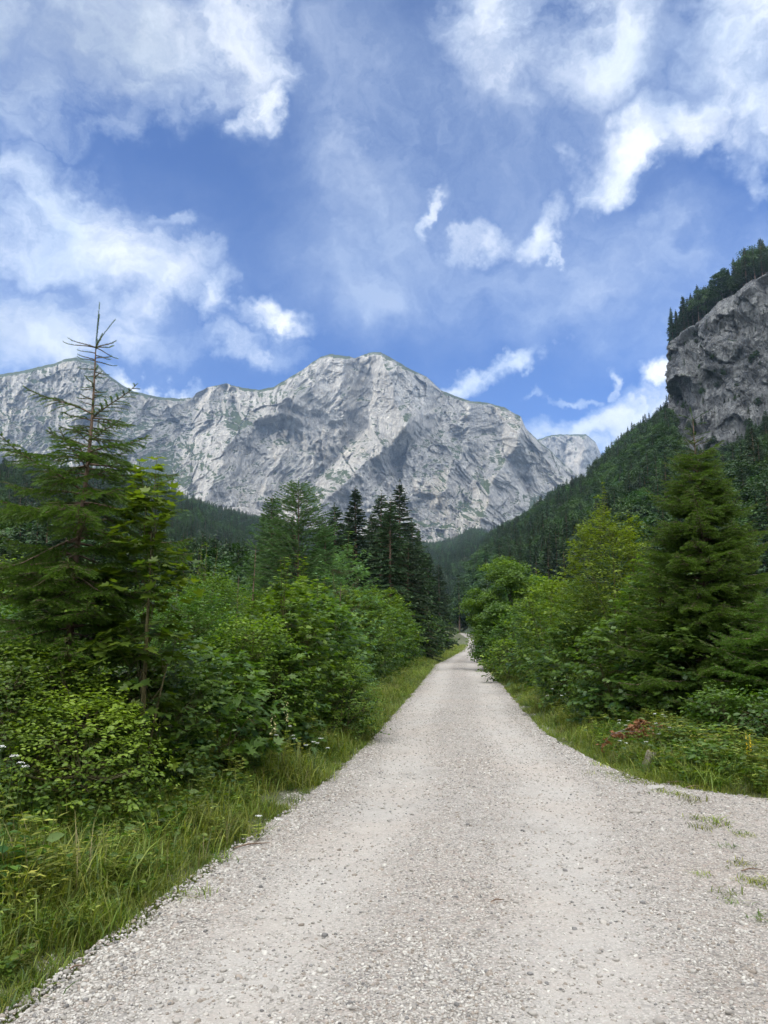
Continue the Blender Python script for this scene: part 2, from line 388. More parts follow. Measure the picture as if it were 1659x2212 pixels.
# ------------------------------------------------------------------ mountains
def rock_mat(name, veg=.5, tone=1.0, scale=1.0, vegc=((.045, .070, .025), (.085, .115, .045)), streak=.5, ochre=.45, tint=(1., 1., 1.)):
    m, t, out = mat(name); gg = t.new('ShaderNodeNewGeometry'); P = gg.outputs['Position']
    sp = t.new('ShaderNodeMapping'); t.put(sp.inputs[0], P); sp.inputs[3].default_value = (scale, scale, scale)
    q = sp.outputs[0]
    st = t.new('ShaderNodeMapping'); t.put(st.inputs[0], P); st.inputs[3].default_value = (scale, scale, scale * .18)
    a = t.noise(q, .006, 6, .6, .5); b = t.noise(q, .05, 6, .65, .4); s = t.noise(st.outputs[0], .045, 5, .6, .3); f = t.noise(q, .22, 5, .65)
    c = t.mix(t.rng(b, .3, .7), tuple(x * tone for x in (.225, .218, .205)), tuple(x * tone for x in (.42, .405, .37)))
    c = t.mix(t.math('MULTIPLY', t.rng(s, .50, .66), streak), c, tuple(x * tone for x in (.14, .145, .155)))
    c = t.mix(t.math('MULTIPLY', t.rng(a, .55, .68), ochre), c, tuple(x * tone for x in (.42, .375, .30)))
    c = t.mix(t.rng(f, .62, .75, 0, .35), c, tuple(x * tone for x in (.09, .09, .09)))
    ca = t.new('ShaderNodeMapping'); t.put(ca.inputs[0], P); ca.inputs[2].default_value = (0, math.radians(28), 0); ca.inputs[3].default_value = (scale, scale, scale * .30)
    cb = t.new('ShaderNodeMapping'); t.put(cb.inputs[0], P); cb.inputs[2].default_value = (0, math.radians(-38), 0); cb.inputs[3].default_value = (scale, scale, scale * .38)
    k1 = t.rng(t.math('ABSOLUTE', t.math('SUBTRACT', t.noise(ca.outputs[0], .030, 5, .55, .7), .5)), 0, .028, 1, 0)
    k2 = t.rng(t.math('ABSOLUTE', t.math('SUBTRACT', t.noise(cb.outputs[0], .034, 5, .55, .7), .5)), 0, .024, 1, 0)
    k3 = t.rng(t.math('ABSOLUTE', t.math('SUBTRACT', t.noise(st.outputs[0], .085, 4, .5, .4), .5)), 0, .03, 1, 0)
    crk_ = t.math('MAXIMUM', t.math('MAXIMUM', k1, k2), t.math('MULTIPLY', k3, .6))
    c = t.mix(t.math('MULTIPLY', crk_, .38), c, tuple(x * tone for x in (.10, .10, .105)))
    nz_ = t.new('ShaderNodeSeparateXYZ'); t.put(nz_.inputs[0], gg.outputs['Normal'])
    vg = t.new('ShaderNodeAttribute', attribute_name='var').outputs['Fac']
    k = t.math('ADD', t.math('ADD', t.rng(nz_.outputs[2], .35, .85, -.5, .6), t.rng(b, .35, .65, -.35, .35)), t.math('SUBTRACT', t.math('MULTIPLY', vg, 2.0), 1.35 - veg))
    vc_ = t.mix(t.rng(f, .35, .65), *vegc)
    c = t.mix(t.rng(k, .0, .25), c, vc_)
    p = t.new('ShaderNodeBsdfPrincipled'); c = t.mix(1.0, c, tint, 'MULTIPLY'); t.l.new(c, p.inputs['Base Color']); p.inputs['Roughness'].default_value = .95; p.inputs['Specular IOR Level'].default_value = .15
    bp = t.new('ShaderNodeBump'); bp.inputs['Strength'].default_value = .8; bp.inputs['Distance'].default_value = 5.0 / scale
    t.l.new(t.math('SUBTRACT', t.math('ADD', f, b), t.math('MULTIPLY', crk_, .9)), bp.inputs['Height']); t.l.new(bp.outputs[0], p.inputs['Normal'])
    t.l.new(p.outputs[0], out.inputs[0]); return m
M_ROCK = rock_mat('mountain_limestone', .18, .88, vegc=((.022, .034, .014), (.045, .062, .024)))
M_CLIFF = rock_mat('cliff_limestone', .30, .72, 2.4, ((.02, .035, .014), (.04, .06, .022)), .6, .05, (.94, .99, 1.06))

def rays(px, py):
    x = (px - W0 / 2) / F0; y = (H0 / 2 - py) / F0; c, s = math.cos(PITCH), math.sin(PITCH)
    return np.stack([x, c - y * s, s + y * c], -1)
def place(px, py, Y):
    r = rays(px, py); return np.array([0, 0, CAMZ]) + r * (Y / r[..., 1])[..., None]
def seg_dist(px, py, pl):
    best = np.full(px.shape, 1e9); tt = np.zeros(px.shape); side = np.zeros(px.shape)
    for i in range(len(pl) - 1):
        a = np.array(pl[i], float); b = np.array(pl[i + 1], float); ab = b - a
        u = np.clip(((px - a[0]) * ab[0] + (py - a[1]) * ab[1]) / (ab @ ab), 0, 1)
        dx = px - a[0] - u * ab[0]; dy = py - a[1] - u * ab[1]; d = np.hypot(dx, dy)
        k = d < best; best = np.where(k, d, best); tt = np.where(k, (i + u) / (len(pl) - 1), tt)
    return best, tt
SKY = np.array([(-260, 850), (-120, 820), (0, 809), (40, 803), (80, 793), (120, 784), (140, 776), (160, 772), (208, 783), (228, 805), (260, 829), (288, 845), (340, 857), (384, 861), (416, 859), (424, 849), (448, 837),
       (488, 828), (520, 837), (560, 842), (592, 835), (640, 807), (664, 791), (693, 770), (719, 765), (756, 770), (766, 774), (780, 768), (802, 761), (823, 761), (849, 775), (880, 794), (922, 814), (953, 843), (985, 856), (1016, 866), (1047, 869),
       (1088, 879), (1125, 900), (1135, 924), (1161, 950), (1192, 976), (1224, 1007), (1255, 1033), (1330, 1085), (1420, 1150)], float)
def mountain(name, SKY, x0, x1, nx, nt, base_py, Yb, Yt, ridges, amp, seed, m, label, vegf, steep=1.0, back=700):
    u = np.linspace(x0, x1, nx); tt = np.linspace(0, 1, nt)
    sky_ = np.interp(u, SKY[:, 0], SKY[:, 1]) + 3.2 * fbm(np.stack([u * .05, u * 0 + seed, u * 0], -1), 5, .6)
    PX = np.repeat(u[None], nt, 0); T = np.repeat(tt[:, None], nx, 1)
    PY = base_py + (sky_[None] - base_py) * T
    Y = Yb + (Yt - Yb) * T ** steep
    P0 = place(PX, PY, Y)
    q = P0 * np.array([1, .25, 1]) + seed * 311
    wq = q / 420.
    wv = np.stack([fbm(wq + 3, 3), fbm(wq + 9, 3), fbm(wq + 15, 3)], -1) * 130
    q2 = q + wv
    big = fbm(q2 * np.array([1, 1, .55]) / 330., 4, .5, True)
    rib = fbm((q2 + wv) * np.array([1, 1, .25]) / 120., 6, .60, True)
    dia = fbm(np.stack([(q2[..., 0] + q2[..., 2] * .8), q2[..., 1], (q2[..., 2] - q2[..., 0] * .8) * .3], -1) / 150., 5, .55, True)
    fin = fbm((q + wv * .5) / 40., 6, .68, True)
    edge = np.clip((1 - T) / .012, 0, 1)
    Dp = amp * (.70 * big + .90 * rib + .34 * dia) + amp * .15 * fin
    # rock terraces
    tz = (P0[..., 2] + 40 * fbm(q / 160., 4)) / 46.
    Dp += amp * .12 * (2 * np.abs(tz - np.floor(tz) - .5) - .5) * (.5 + fbm(q / 200. + 7, 3))
    cu_ = P0[..., 0] + 45 * fbm(q / 130. + 2, 4); cv_ = P0[..., 2] + 60 * fbm(q / 130. + 8, 4); bx_ = (P0[..., 0].min(), P0[..., 0].max(), P0[..., 2].min(), P0[..., 2].max())
    Dp += cells(cu_, cv_, 160, int(seed) + 7, amp * .13, .16, bx_, 2.4) + cells(cu_ + 20 * fbm(q / 40., 4), cv_, 420, int(seed) + 8, amp * .05, .10, bx_, 2.0)
    wx = PX + 14 * fbm(q / 120., 4); wy = PY + 14 * fbm(q / 120. + 5, 4)
    for pl, am, wd in ridges:
        d, _ = seg_dist(wx, wy, pl)
        Dp += 1.5 * am * np.exp(-(d / wd) ** 1.3)
    Y2 = Y - Dp * (.25 + .75 * edge)
    P = place(PX, PY, Y2)
    # beyond the crest the mountain falls away again
    top = P[-1]
    rows = []
    for k, (dy, dz) in enumerate(((25, -6), (90, -40), (back * .5, -160), (back, -420))):
        r_ = top.copy(); r_[:, 1] += dy; r_[:, 2] += dz + 8 * fbm(np.stack([u * .02, u * 0 + k, u * 0], -1), 3); rows.append(r_)
    P = np.concatenate([P, np.array(rows)], 0)
    vg = vegf(PX, PY, T, sky_)
    vg = np.concatenate([vg, np.full((4, nx), .42)], 0)
    g = grid(P); g.a = [np.clip(vg, 0, 1).ravel().astype(np.float32)]
    o = g.obj(name, m, smooth=True); struct(o, label=label); return o
def veg_main(PX, PY, T, sky_):
    d = PY - sky_[None]
    v = .40 + .22 * np.exp(-d / 5.) * (fbm(np.stack([PX * .02, PY * .02, PX * 0], -1), 4) + .75)
    v += .17 * np.clip((430 - PX) / 120, 0, 1) + .12 * np.exp(-((PX - 500) / 90) ** 2) * np.clip((1000 - PY) / 150, 0, 1)
    for (x, y, rx, ry_, a) in ((340, 1010, 120, 45, .28), (1010, 1080, 130, 30, .12), (900, 960, 60, 22, .10), (1180, 990, 60, 50, .10), (90, 930, 120, 60, .12), (520, 905, 60, 18, .16), (960, 1140, 160, 25, .16), (700, 1060, 60, 40, .1)):
        v += a * np.exp(-((PX - x) / rx) ** 2 - ((PY - y) / ry_) ** 2)
    v += .34 * fbm(np.stack([PX * .03, PY * .06, PX * 0 + 3], -1), 5)
    return v
RID = [([(880, 800), (905, 880), (845, 960), (735, 1050), (650, 1120)], 95, 42), ([(616, 857), (576, 895), (505, 940), (470, 1010), (440, 1090)], 110, 38),
       ([(742, 772), (738, 840), (745, 900)], 55, 16), ([(823, 765), (850, 850), (880, 930)], 70, 24), ([(772, 775), (782, 850), (750, 950), (680, 1050)], -70, 26),
       ([(1125, 900), (1110, 970), (1060, 1050), (1040, 1130)], 85, 36), ([(1016, 868), (1010, 950), (960, 1060)], 60, 24), ([(1135, 935), (1190, 1010), (1250, 1080)], 60, 26), ([(1060, 880), (1075, 970), (1140, 1060)], -55, 24),
       ([(440, 850), (400, 920), (330, 1000)], -70, 40), ([(160, 775), (200, 860), (260, 960), (330, 1050)], 80, 40), ([(488, 830), (520, 900), (600, 940)], -60, 24), ([(950, 850), (930, 930), (850, 1000)], -40, 20),
       ([(700, 775), (650, 860), (640, 930)], 30, 30), ([(590, 900), (600, 1000), (560, 1080)], 40, 26)]
mountain('mountain', SKY, -260, 1420, 1000, 470, 1300, 1950, 2700, RID, 66, 1.0, M_ROCK, 'pale grey limestone mountain wall with two summits closing the valley', veg_main, .9)
SK2 = np.array([(1080, 985), (1140, 955), (1166, 948), (1192, 939), (1229, 938), (1265, 938), (1286, 955), (1296, 976), (1310, 1020), (1340, 1090)], float)
def veg_far(PX, PY, T, sky_): return .40 + .35 * np.exp(-(PY - sky_[None]) / 7.)
mountain('far_mountain', SK2, 1080, 1345, 190, 150, 1190, 3700, 4100, [([(1262, 940), (1256, 1010), (1250, 1060)], 150, 18), ([(1225, 945), (1215, 1000), (1230, 1050)], -60, 16)], 60, 5.0, M_ROCK,
         'smaller flat topped rock mountain behind the right flank of the big one', veg_far, .9)

# ------------------------------------------------------------------ wooded hillsides (foot curve -> crest curve)
m, t, out = mat('forest_floor')
g = t.new('ShaderNodeNewGeometry').outputs['Position']; n = t.noise(g, .12, 6, .6)
p = t.new('ShaderNodeBsdfPrincipled'); t.l.new(t.mix(t.rng(n, .35, .65), (.016, .028, .010), (.035, .055, .018)), p.inputs['Base Color']); p.inputs['Roughness'].default_value = 1
t.l.new(p.outputs[0], out.inputs[0]); M_FLOOR = m
class Hill:
    def __init__(s, crest, foot, treeh, seed):
        s.c = np.array(crest, float); s.f = np.array(foot, float); s.th = treeh; s.seed = seed
    def pt(s, px, q):
        px = np.asarray(px, float); q = np.asarray(q, float)
        cy_ = np.interp(px, s.c[:, 0], s.c[:, 1]); cY = np.interp(px, s.c[:, 0], s.c[:, 2]); fY = np.interp(px, s.f[:, 0], s.f[:, 1])
        C = place(px, cy_, cY); C[..., 2] -= s.th
        Fp = place(px, np.full(px.shape, 1385.), fY); Fp[..., 2] = zg(fY) - .6
        P = Fp + (C - Fp) * q[..., None]
        b = fbm(np.stack([P[..., 0] / 70, P[..., 1] / 70, px * 0 + s.seed], -1), 4)
        P[..., 2] += b * 16 * np.sin(np.clip(q, 0, 1) * PI) ** .7
        return P
    def build(s, name, x0, x1, n=260, label=None):
        u = np.linspace(x0, x1, n); qq = np.linspace(0, 1, 90)
        P = s.pt(np.repeat(u[None], 90, 0), np.repeat(qq[:, None], n, 1))
        top = P[-1]; rows = []
        for dy, dz in ((20, 1), (70, -8), (260, -90), (500, -220)):
            r_ = top.copy(); r_[:, 1] += dy; r_[:, 2] += dz; rows.append(r_)
        o = grid(np.concatenate([P, np.array(rows)], 0)).obj(name, M_FLOOR, smooth=True); struct(o, label=label); return o
# crest: px, py of the tree tops, depth
HR = Hill([(985, 1330, 700), (1003, 1290, 900), (1012, 1240, 900), (1020, 1203, 890), (1033, 1180, 880), (1060, 1147, 860), (1100, 1122, 840), (1128, 1110, 820), (1194, 1060, 790), (1262, 1025, 760), (1300, 985, 730), (1345, 940, 690), (1400, 900, 640), (1445, 862, 590), (1452, 925, 520), (1500, 978, 480), (1560, 972, 450), (1600, 950, 430), (1659, 895, 400), (1760, 830, 360), (1950, 760, 300)],
          [(960, 330), (1000, 300), (1050, 240), (1100, 205), (1200, 165), (1300, 140), (1440, 118), (1600, 100), (1950, 80)], 19, 2)
HR.build('right_hillside', 975, 1950, 300, 'dark wooded hillside rising on the right')
HL = Hill([(-300, 900, 420), (-60, 990, 480), (0, 1000, 520), (150, 1010, 650), (320, 1036, 850), (400, 1070, 950), (480, 1098, 1050), (560, 1117, 1150), (640, 1140, 1250), (720, 1155, 1350), (850, 1168, 1450), (905, 1170, 1500), (940, 1172, 1500), (985, 1160, 1450), (1005, 1148, 1420), (1025, 1141, 1400), (1045, 1146, 1420), (1070, 1168, 1450), (1120, 1190, 1500), (1250, 1200, 1500)],
          [(-300, 90), (0, 130), (200, 170), (400, 240), (560, 300), (700, 380), (850, 430), (1000, 480), (1250, 560)], 13, 4)
HL.build('left_hillside', -300, 1250, 360, 'wooded slope on the left running to the valley head')
# unseen ridge beyond the right edge of the view, added to block light
yy = np.linspace(-1400, 420, 60); zz = np.linspace(0, 1, 26)
bx = np.interp(yy, [-1400, 0, 300, 420], [60, 60, 190, 262])
Pn = np.zeros((26, 60, 3))
for i_, q_ in enumerate(zz):
    Pn[i_, :, 0] = bx + q_ * 260 + 12 * fbm(np.stack([yy / 90, yy * 0 + q_ * 4, yy * 0], -1), 4)
    Pn[i_, :, 1] = yy
    Pn[i_, :, 2] = -2 + 330 * (q_ ** .85) * np.interp(yy, [300, 420], [1, .93]) + 14 * fbm(np.stack([yy / 80, yy * 0 + q_ * 3, yy * 0 + 7], -1), 4)
struct(grid(Pn).obj('light_blocker_ridge', M_FLOOR, smooth=True), label='unseen ridge added right of the road to block light')

Pn = np.zeros((26, 60, 3)); yy = np.linspace(-1600, 1150, 60); bx = np.interp(yy, [-1600, 200, 1150], [-330, -330, -760])  # unseen ridge left of the view, added to keep sun off road and cliff
for i_, q_ in enumerate(zz):
    Pn[i_, :, 0] = bx - q_ * 420 + 16 * fbm(np.stack([yy / 90, yy * 0 + q_ * 4, yy * 0 + 3], -1), 4)
    Pn[i_, :, 1] = yy
    Pn[i_, :, 2] = -2 + np.interp(yy, [-1600, 700, 1150], [690, 690, 420]) * (q_ ** .9) + 22 * fbm(np.stack([yy / 80, yy * 0 + q_ * 3, yy * 0 + 9], -1), 4)
struct(grid(Pn).obj('light_blocker_ridge', M_FLOOR, smooth=True), label='unseen steep ridge added left of the road to shade the valley')

# cliff: a wall following a plan curve, its top traced from the sky line
cl_px = np.array([(1446, 748), (1452, 738), (1478, 712), (1500, 700), (1530, 675), (1560, 650), (1600, 622), (1640, 600), (1680, 575), (1760, 520), (1900, 430)], float)
cl_Y = np.array([540, 528, 515, 506, 498, 490, 478, 468, 458, 440, 410], float)
pk = np.array([at(px, py, Y) for (px, py), Y in zip(cl_px, cl_Y)])
bk = np.array([[pk[0][0] + 70, 660, pk[0][2] + 6], [pk[0][0] + 30, 610, pk[0][2] + 4], [pk[0][0] + 6, 565, pk[0][2] + 2]])
plan = np.concatenate([bk, pk]); cum = np.concatenate([[0], np.cumsum(np.linalg.norm(np.diff(plan[:, :2], axis=0), axis=1))])
nu, nv = 420, 300
s_ = np.linspace(0, cum[-1], nu)
PL = np.stack([np.interp(s_, cum, plan[:, i]) for i in range(3)], -1)
PL[:, 2] += 6.0 * fbm(np.stack([s_ / 22, s_ * 0, s_ * 0], -1), 6, .65)
tan = nrm(np.gradient(PL[:, :2], axis=0)); nor = np.stack([tan[:, 1], -tan[:, 0]], -1); nor *= np.sign((nor @ np.array([-1, -.4])))[:, None]
vv = np.linspace(0, 1, nv)
zb = 60.
Z = zb + (PL[:, 2][None] - zb) * vv[:, None]
B = np.stack([np.repeat(PL[:, 0][None], nv, 0), np.repeat(PL[:, 1][None], nv, 0), Z], -1)
lean = (1 - vv[:, None]) * 7 + 2 * np.sin(vv[:, None] * 3)
q = B + 77
wv = np.stack([fbm(q / 45. + 3, 3), fbm(q / 45. + 9, 3), fbm(q / 45. + 15, 3)], -1) * 22
rib = 1.5 * fbm((q + wv) * np.array([1, 1, .45]) / 30., 6, .62, True); blk = fbm((q + wv) / 55., 4, .5, True); fin = fbm(q / 6., 5, .6)
tz = (B[..., 2] + 12 * fbm(q / 40., 4) + .25 * B[..., 0]) / 17.
crk = fbm((q + wv * .7) * np.array([1, 1, .22]) / 11., 5, .65, True)
us_ = np.repeat(s_[None], nv, 0) + 9 * fbm(q / 22. + 4, 4)
slab = cells(us_, B[..., 2] + 14 * fbm(q / 25. + 6, 4), 60, 5, 3.2, .14, (s_[0], s_[-1], zb, 300), 2.2) + cells(us_ + 4 * fbm(q / 9., 3), B[..., 2] + 5 * fbm(q / 11., 3), 260, 6, 1.1, .10, (s_[0], s_[-1], zb, 300), 1.8)
off = lean + slab + 2.6 * rib + 2.5 * blk + 1.8 * crk + 1.4 * fin + 3.0 * np.abs((tz % 1) - .5)
off = off - 8; off *= np.clip((1 - vv[:, None]) / .04, .15, 1)
B[..., 0] += nor[None, :, 0] * off; B[..., 1] += nor[None, :, 1] * off
rows = []
for dd, dz in ((6, 2), (25, 11), (70, 34), (200, 60), (420, 40)):
    r_ = B[-1].copy(); r_[:, 0] -= nor[:, 0] * dd * 1.0; r_[:, 1] -= nor[:, 1] * dd; r_[:, 2] += dz + 2 * fbm(np.stack([s_ / 25, s_ * 0 + dd, s_ * 0], -1), 3); rows.append(r_)
CB = np.concatenate([B, np.array(rows)], 0)
cg = grid(CB); vg = np.full(CB.shape[:2], .40); vg[:nv] += .12 * fbm(q / 30. + 3, 4) + .22 * np.exp(-(1 - vv[:, None]) / .03); vg[nv:] = .9
cg.a = [np.clip(vg, 0, 1).ravel().astype(np.float32)]
struct(cg.obj('cliff', M_CLIFF, smooth=True), label='tall shaded grey rock cliff at the right edge with trees on top')
CTOP = (B[-1].copy(), nor.copy())

def boulder_mesh(seed, n=10, amp=.35, sub=2):
    import bmesh
    bm = bmesh.new(); bmesh.ops.create_icosphere(bm, subdivisions=sub, radius=1)
    co = np.array([v.co[:] for v in bm.verts]); r = np.random.default_rng(seed)
    for k in range(n):                      # flat facets
        d = nrm(r.normal(size=3)); h = r.uniform(.55, .85); e = co @ d - h
        co -= np.where(e > 0, e, 0)[:, None] * d
    co *= 1 + amp * .3 * fbm(co * 1.6 + seed, 3)[:, None]
    F = np.array([[v.index for v in f.verts] for f in bm.faces]); bm.free(); return co, F
# rock outcrop among the trees under the cliff
mo = MB()
c_, f_ = boulder_mesh(5, 14, .6, 5)
c2_ = c_ * (1 + .18 * fbm(c_ * 3, 5, .6, True)[:, None]); mo.add(c2_ * np.array([14, 14, 30]), f_)
oc = at(1425, 1040, 452); o = mo.obj('rock_outcrop', M_CLIFF, smooth=True); o.location = oc; o.rotation_euler = (0, .2, .4)
tag(o, 'grey rock buttress among the trees below the foot of the cliff', 'rock outcrop')
# scree fans at the foot of the wall
M_SCREE = rock_mat('scree', -1.2, .72, 2.0, streak=.1)
for (px, py, Y, sx, sy, sz, lab) in ((520, 1112, 1560, 70, 60, 30, 'pale scree fan above the wooded slope on the left'), (922, 1178, 1620, 34, 60, 26, 'small white scree patch at the valley head left of the wooded knoll'), (1088, 1172, 1620, 30, 60, 34, 'small white scree patch right of the wooded knoll')):
    c_, f_ = boulder_mesh(int(px), 4, .2, 4); mo = MB(); mo.add(c_ * np.array([sx, sy, sz]), f_)
    o = mo.obj('scree', M_SCREE, smooth=True); o.location = at(px, py + 16, Y); struct(o, label=lab)

# ------------------------------------------------------------------ tree makers
def rand_perp(Y, r, n):
    X = np.cross(Y, nrm(r.normal(size=(n, 3)))); return nrm(X)
RH = ([(0, 0, 0), (.5, .45, .06), (0, 1, 0), (-.5, .45, .06)], [(0, 1, 2, 3)])
def conifer(H, R, seed, step=.42, per=6, kk=10, cl=.55, cw=.16, crownbase=.1, droop=.35, ragged=.3, bare=0., expo=.85, leafm=M_CON, barkm=M_BARK, tr=.012, wk=1.):
    r = np.random.default_rng(seed); wood = MB(); fol = MB()
    bend = r.normal(size=2) * .01 * H
    def tp(h): return np.array([bend[0] * (h / H) ** 2, bend[1] * (h / H) ** 2, h])
    hs = np.linspace(0, H, 12); wood.tube([tp(h) for h in hs], tr * H * (1 - hs / H) ** .8 + .012, 7)
    P = []; Dd = []; S = []; A = []
    h = H * crownbase
    while h < H * .985:
        f = (h - H * crownbase) / (H * (1 - crownbase))
        Rm = R * (1 - f) ** expo * min(1, .55 + f * 3) + .12
        for k in range(per):
            if r.random() < bare * (1 - f): continue
            az = r.uniform(0, 2 * PI); L = Rm * r.uniform(1 - ragged, 1 + ragged * .6)
            up = .30 * f - .08 + r.normal() * .05
            d = np.array([math.cos(az), math.sin(az), up])
            n = max(3, int(kk * L / R * (1.0) + 2))
            s = r.uniform(.10, 1, n) ** .8
            base = tp(h)
            pos = base + d * (s * L)[:, None]; pos[:, 2] -= droop * L * s ** 2 * (1 - f * .6) - .12 * L * s ** 4
            out = np.repeat(d[None], n, 0) + r.normal(size=(n, 3)) * np.array([.55, .55, .25]); out[:, 2] -= .35
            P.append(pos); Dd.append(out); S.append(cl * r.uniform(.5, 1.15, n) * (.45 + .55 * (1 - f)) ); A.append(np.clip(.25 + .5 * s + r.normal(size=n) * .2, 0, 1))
            if L > .5:
                ss = np.array([0, .4, .8]); bp_ = base + d * (ss * L)[:, None]; bp_[:, 2] -= droop * L * ss ** 2 * (1 - f * .6)
                wood.tube(bp_, np.array([.022, .014, .006]) * (L / 2 + .3) * wk, 3)
        h += step * r.uniform(.7, 1.3) * (1.05 - .55 * f)
    P = np.concatenate(P); Y = nrm(np.concatenate(Dd)); S = np.concatenate(S); A = np.concatenate(A)
    X = rand_perp(Y, r, len(P)); tv = np.array(RH[0]) * np.array([cw / cl * 1.0, 1, .3])
    fol.tile(tv, RH[1], P - Y * S[:, None] * .4, X, Y, S, A)
    n = 14; top = tp(H * .93); zz_ = r.uniform(0, .09 * H, n)
    d = nrm(r.normal(size=(n, 3)) * .6 + [0, 0, .8]); fol.tile(tv, RH[1], top + np.stack([zz_ * 0, zz_ * 0, zz_], -1), rand_perp(d, r, n), d, cl * .4)
    return wood.mesh('trunk', barkm, True), fol.mesh('crown', leafm)

MAPLE = [(0, 0, 0), (.30, .02, .02), (.52, .26, .04), (.26, .34, .0), (.44, .72, .05), (.16, .62, 0), (0, 1.05, -.06), (-.16, .62, 0), (-.44, .72, .05), (-.26, .34, 0), (-.52, .26, .04), (-.30, .02, .02), (0, .35, -.05)]
MAPLE_F = [(12, i, i + 1) for i in range(0, 11)] + [(12, 11, 0)]
OVATE = [(0, 0, 0), (.27, .30, .07), (.25, .65, .05), (0, 1.05, -.08), (-.25, .65, .05), (-.27, .30, .07), (0, .5, -.02)]
OVATE_F = [(6, 0, 1), (6, 1, 2), (6, 2, 3), (6, 3, 4), (6, 4, 5), (6, 5, 0)]
SLIM = [(0, 0, 0), (.12, .35, .03), (0, 1.1, -.1), (-.12, .35, .03)]
QUAD_F = [(0, 1, 2, 3)]
LEAF = {'maple': (MAPLE, MAPLE_F), 'ovate': (OVATE, OVATE_F), 'slim': (SLIM, QUAD_F), 'quad': ([(0, 0, 0), (.36, .5, .08), (0, 1, -.05), (-.36, .5, .08)], QUAD_F)}
def shrub(H, R, seed, leaf='maple', size=.085, n=4500, leafm=M_MAP, stems=7, lump=.35, low=.08, spire=.0, twig=.26, pointy=1.0, young=.25, Ry=None, per=8):
    """many stems fanning into a lumpy crown; leafy twigs crowd its outer shell"""
    r = np.random.default_rng(seed); Ry = Ry or R
    wood = MB(); fol = MB()
    nt = max(20, n // per)
    u = r.uniform(0, 1, nt); z = low + (1 - low) * u ** .85
    az = r.uniform(0, 2 * PI, nt)
    prof = np.clip(1 - np.abs((z - .38) / .64) ** (2.2 * pointy), 0.02, 1) ** .6
    prof = np.where(z < .38, np.clip(.62 + z, 0, 1), prof)
    dirs = np.stack([np.cos(az), np.sin(az), z * 1.6], -1)
    lm = 1 + lump * fbm(dirs * 1.7 + seed * 3.1, 3) * 1.6
    rad = prof * lm * r.uniform(0, 1, nt) ** .33
    top = 1 + lump * .5 * fbm(np.stack([np.cos(az) * 1.5, np.sin(az) * 1.5, az * 0 + seed], -1), 2)
    T = np.stack([np.cos(az) * rad * R, np.sin(az) * rad * Ry, z * H * top], -1)
    # stems
    tips = []
    for k in range(stems):
        i = r.integers(nt); e = T[i] * np.array([.7, .7, 1]); b = r.normal(size=3) * np.array([R * .12, Ry * .12, 0])
        mid = b + (e - b) * .5 + np.array([0, 0, .12 * H]) * .5
        q_ = np.linspace(0, 1, 6)[:, None]; cpts = (1 - q_) ** 2 * b + 2 * q_ * (1 - q_) * mid + q_ ** 2 * e
        wood.tube(cpts, np.linspace(.012, .004, 6) * (.5 + H * .35), 5); tips.append(cpts)
    allc = np.concatenate(tips)
    for i in r.integers(0, nt, min(nt, 160)):
        d2 = np.linalg.norm((allc - T[i]) * np.array([1, 1, 1.3]), axis=1) + (allc[:, 2] > T[i][2]) * 9
        b = allc[np.argmin(d2)]; mid = (b + T[i]) / 2 + np.array([0, 0, -.05 * H])
        wood.tube([b, mid, T[i]], [.006, .004, .002], 3)
    # leafy twigs
    TD = nrm(np.stack([np.cos(az), np.sin(az), .15 + 1.3 * (z - .25)], -1) + r.normal(size=(nt, 3)) * .45)
    k = np.arange(per); s = (k // 2 + .6) / (per / 2) ; side = np.where(k % 2, 1, -1)
    TL = twig * r.uniform(.6, 1.3, nt)
    lat = nrm(np.cross(TD, np.array([0, 0, 1.]))); rot = r.uniform(0, PI, nt)
    pos = T[:, None] + TD[:, None] * (TL[:, None] * s[None])[..., None]
    pos[..., 2] -= (TL[:, None] * s[None] ** 2) * .15
    L = lat[:, None] * side[None, :, None] * .9 + TD[:, None] * (.25 + .5 * s)[None, :, None] + r.normal(size=pos.shape) * .28
    L[..., 2] -= .12
    Y = nrm(L).reshape(-1, 3); pos = pos.reshape(-1, 3); N = nrm(np.array([0, 0, 1.]) + r.normal(size=Y.shape) * .38 + nrm(pos - [0, 0, H * .4]) * .45)
    Y = nrm(Y - N * (Y * N).sum(1, keepdims=True) * .8); X = nrm(np.cross(Y, N))
    pos = pos + Y * size * .25
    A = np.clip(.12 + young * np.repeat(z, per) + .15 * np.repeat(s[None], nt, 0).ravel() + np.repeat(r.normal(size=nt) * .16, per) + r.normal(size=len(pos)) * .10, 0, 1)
    S = size * np.repeat(r.uniform(.75, 1.15, nt), per) * r.uniform(.75, 1.2, len(pos))
    tv, tf = LEAF[leaf]; fol.tile(tv, tf, pos, X, Y, S, A)
    for q_ in range(int(spire)):                                    # leaders that stand above the crown
        b = T[np.argsort(-T[:, 2])[r.integers(min(20, nt))]]; hh = r.uniform(.18, .35) * min(H, 2.2)
        e = b + np.array([r.normal() * .04, r.normal() * .04, hh]); wood.tube([b - [0, 0, .3], b, e], [.006, .005, .003], 4)
        m_ = 12; ss = np.sort(r.uniform(.2, 1, m_)); p_ = b + (e - b) * ss[:, None]; a_ = r.uniform(0, 2 * PI, m_)
        Yd = nrm(np.stack([np.cos(a_), np.sin(a_), np.full(m_, .1)], -1)); Nn = nrm(np.array([0, 0, 1.]) + r.normal(size=(m_, 3)) * .2)
        fol.tile(tv, tf, p_, nrm(np.cross(Yd, Nn)), Yd, size * 1.05, np.clip(r.normal(size=m_) * .15 + .8, 0, 1))
    return wood.mesh('stem', M_TWIG, True), fol.mesh('foliage', leafm)

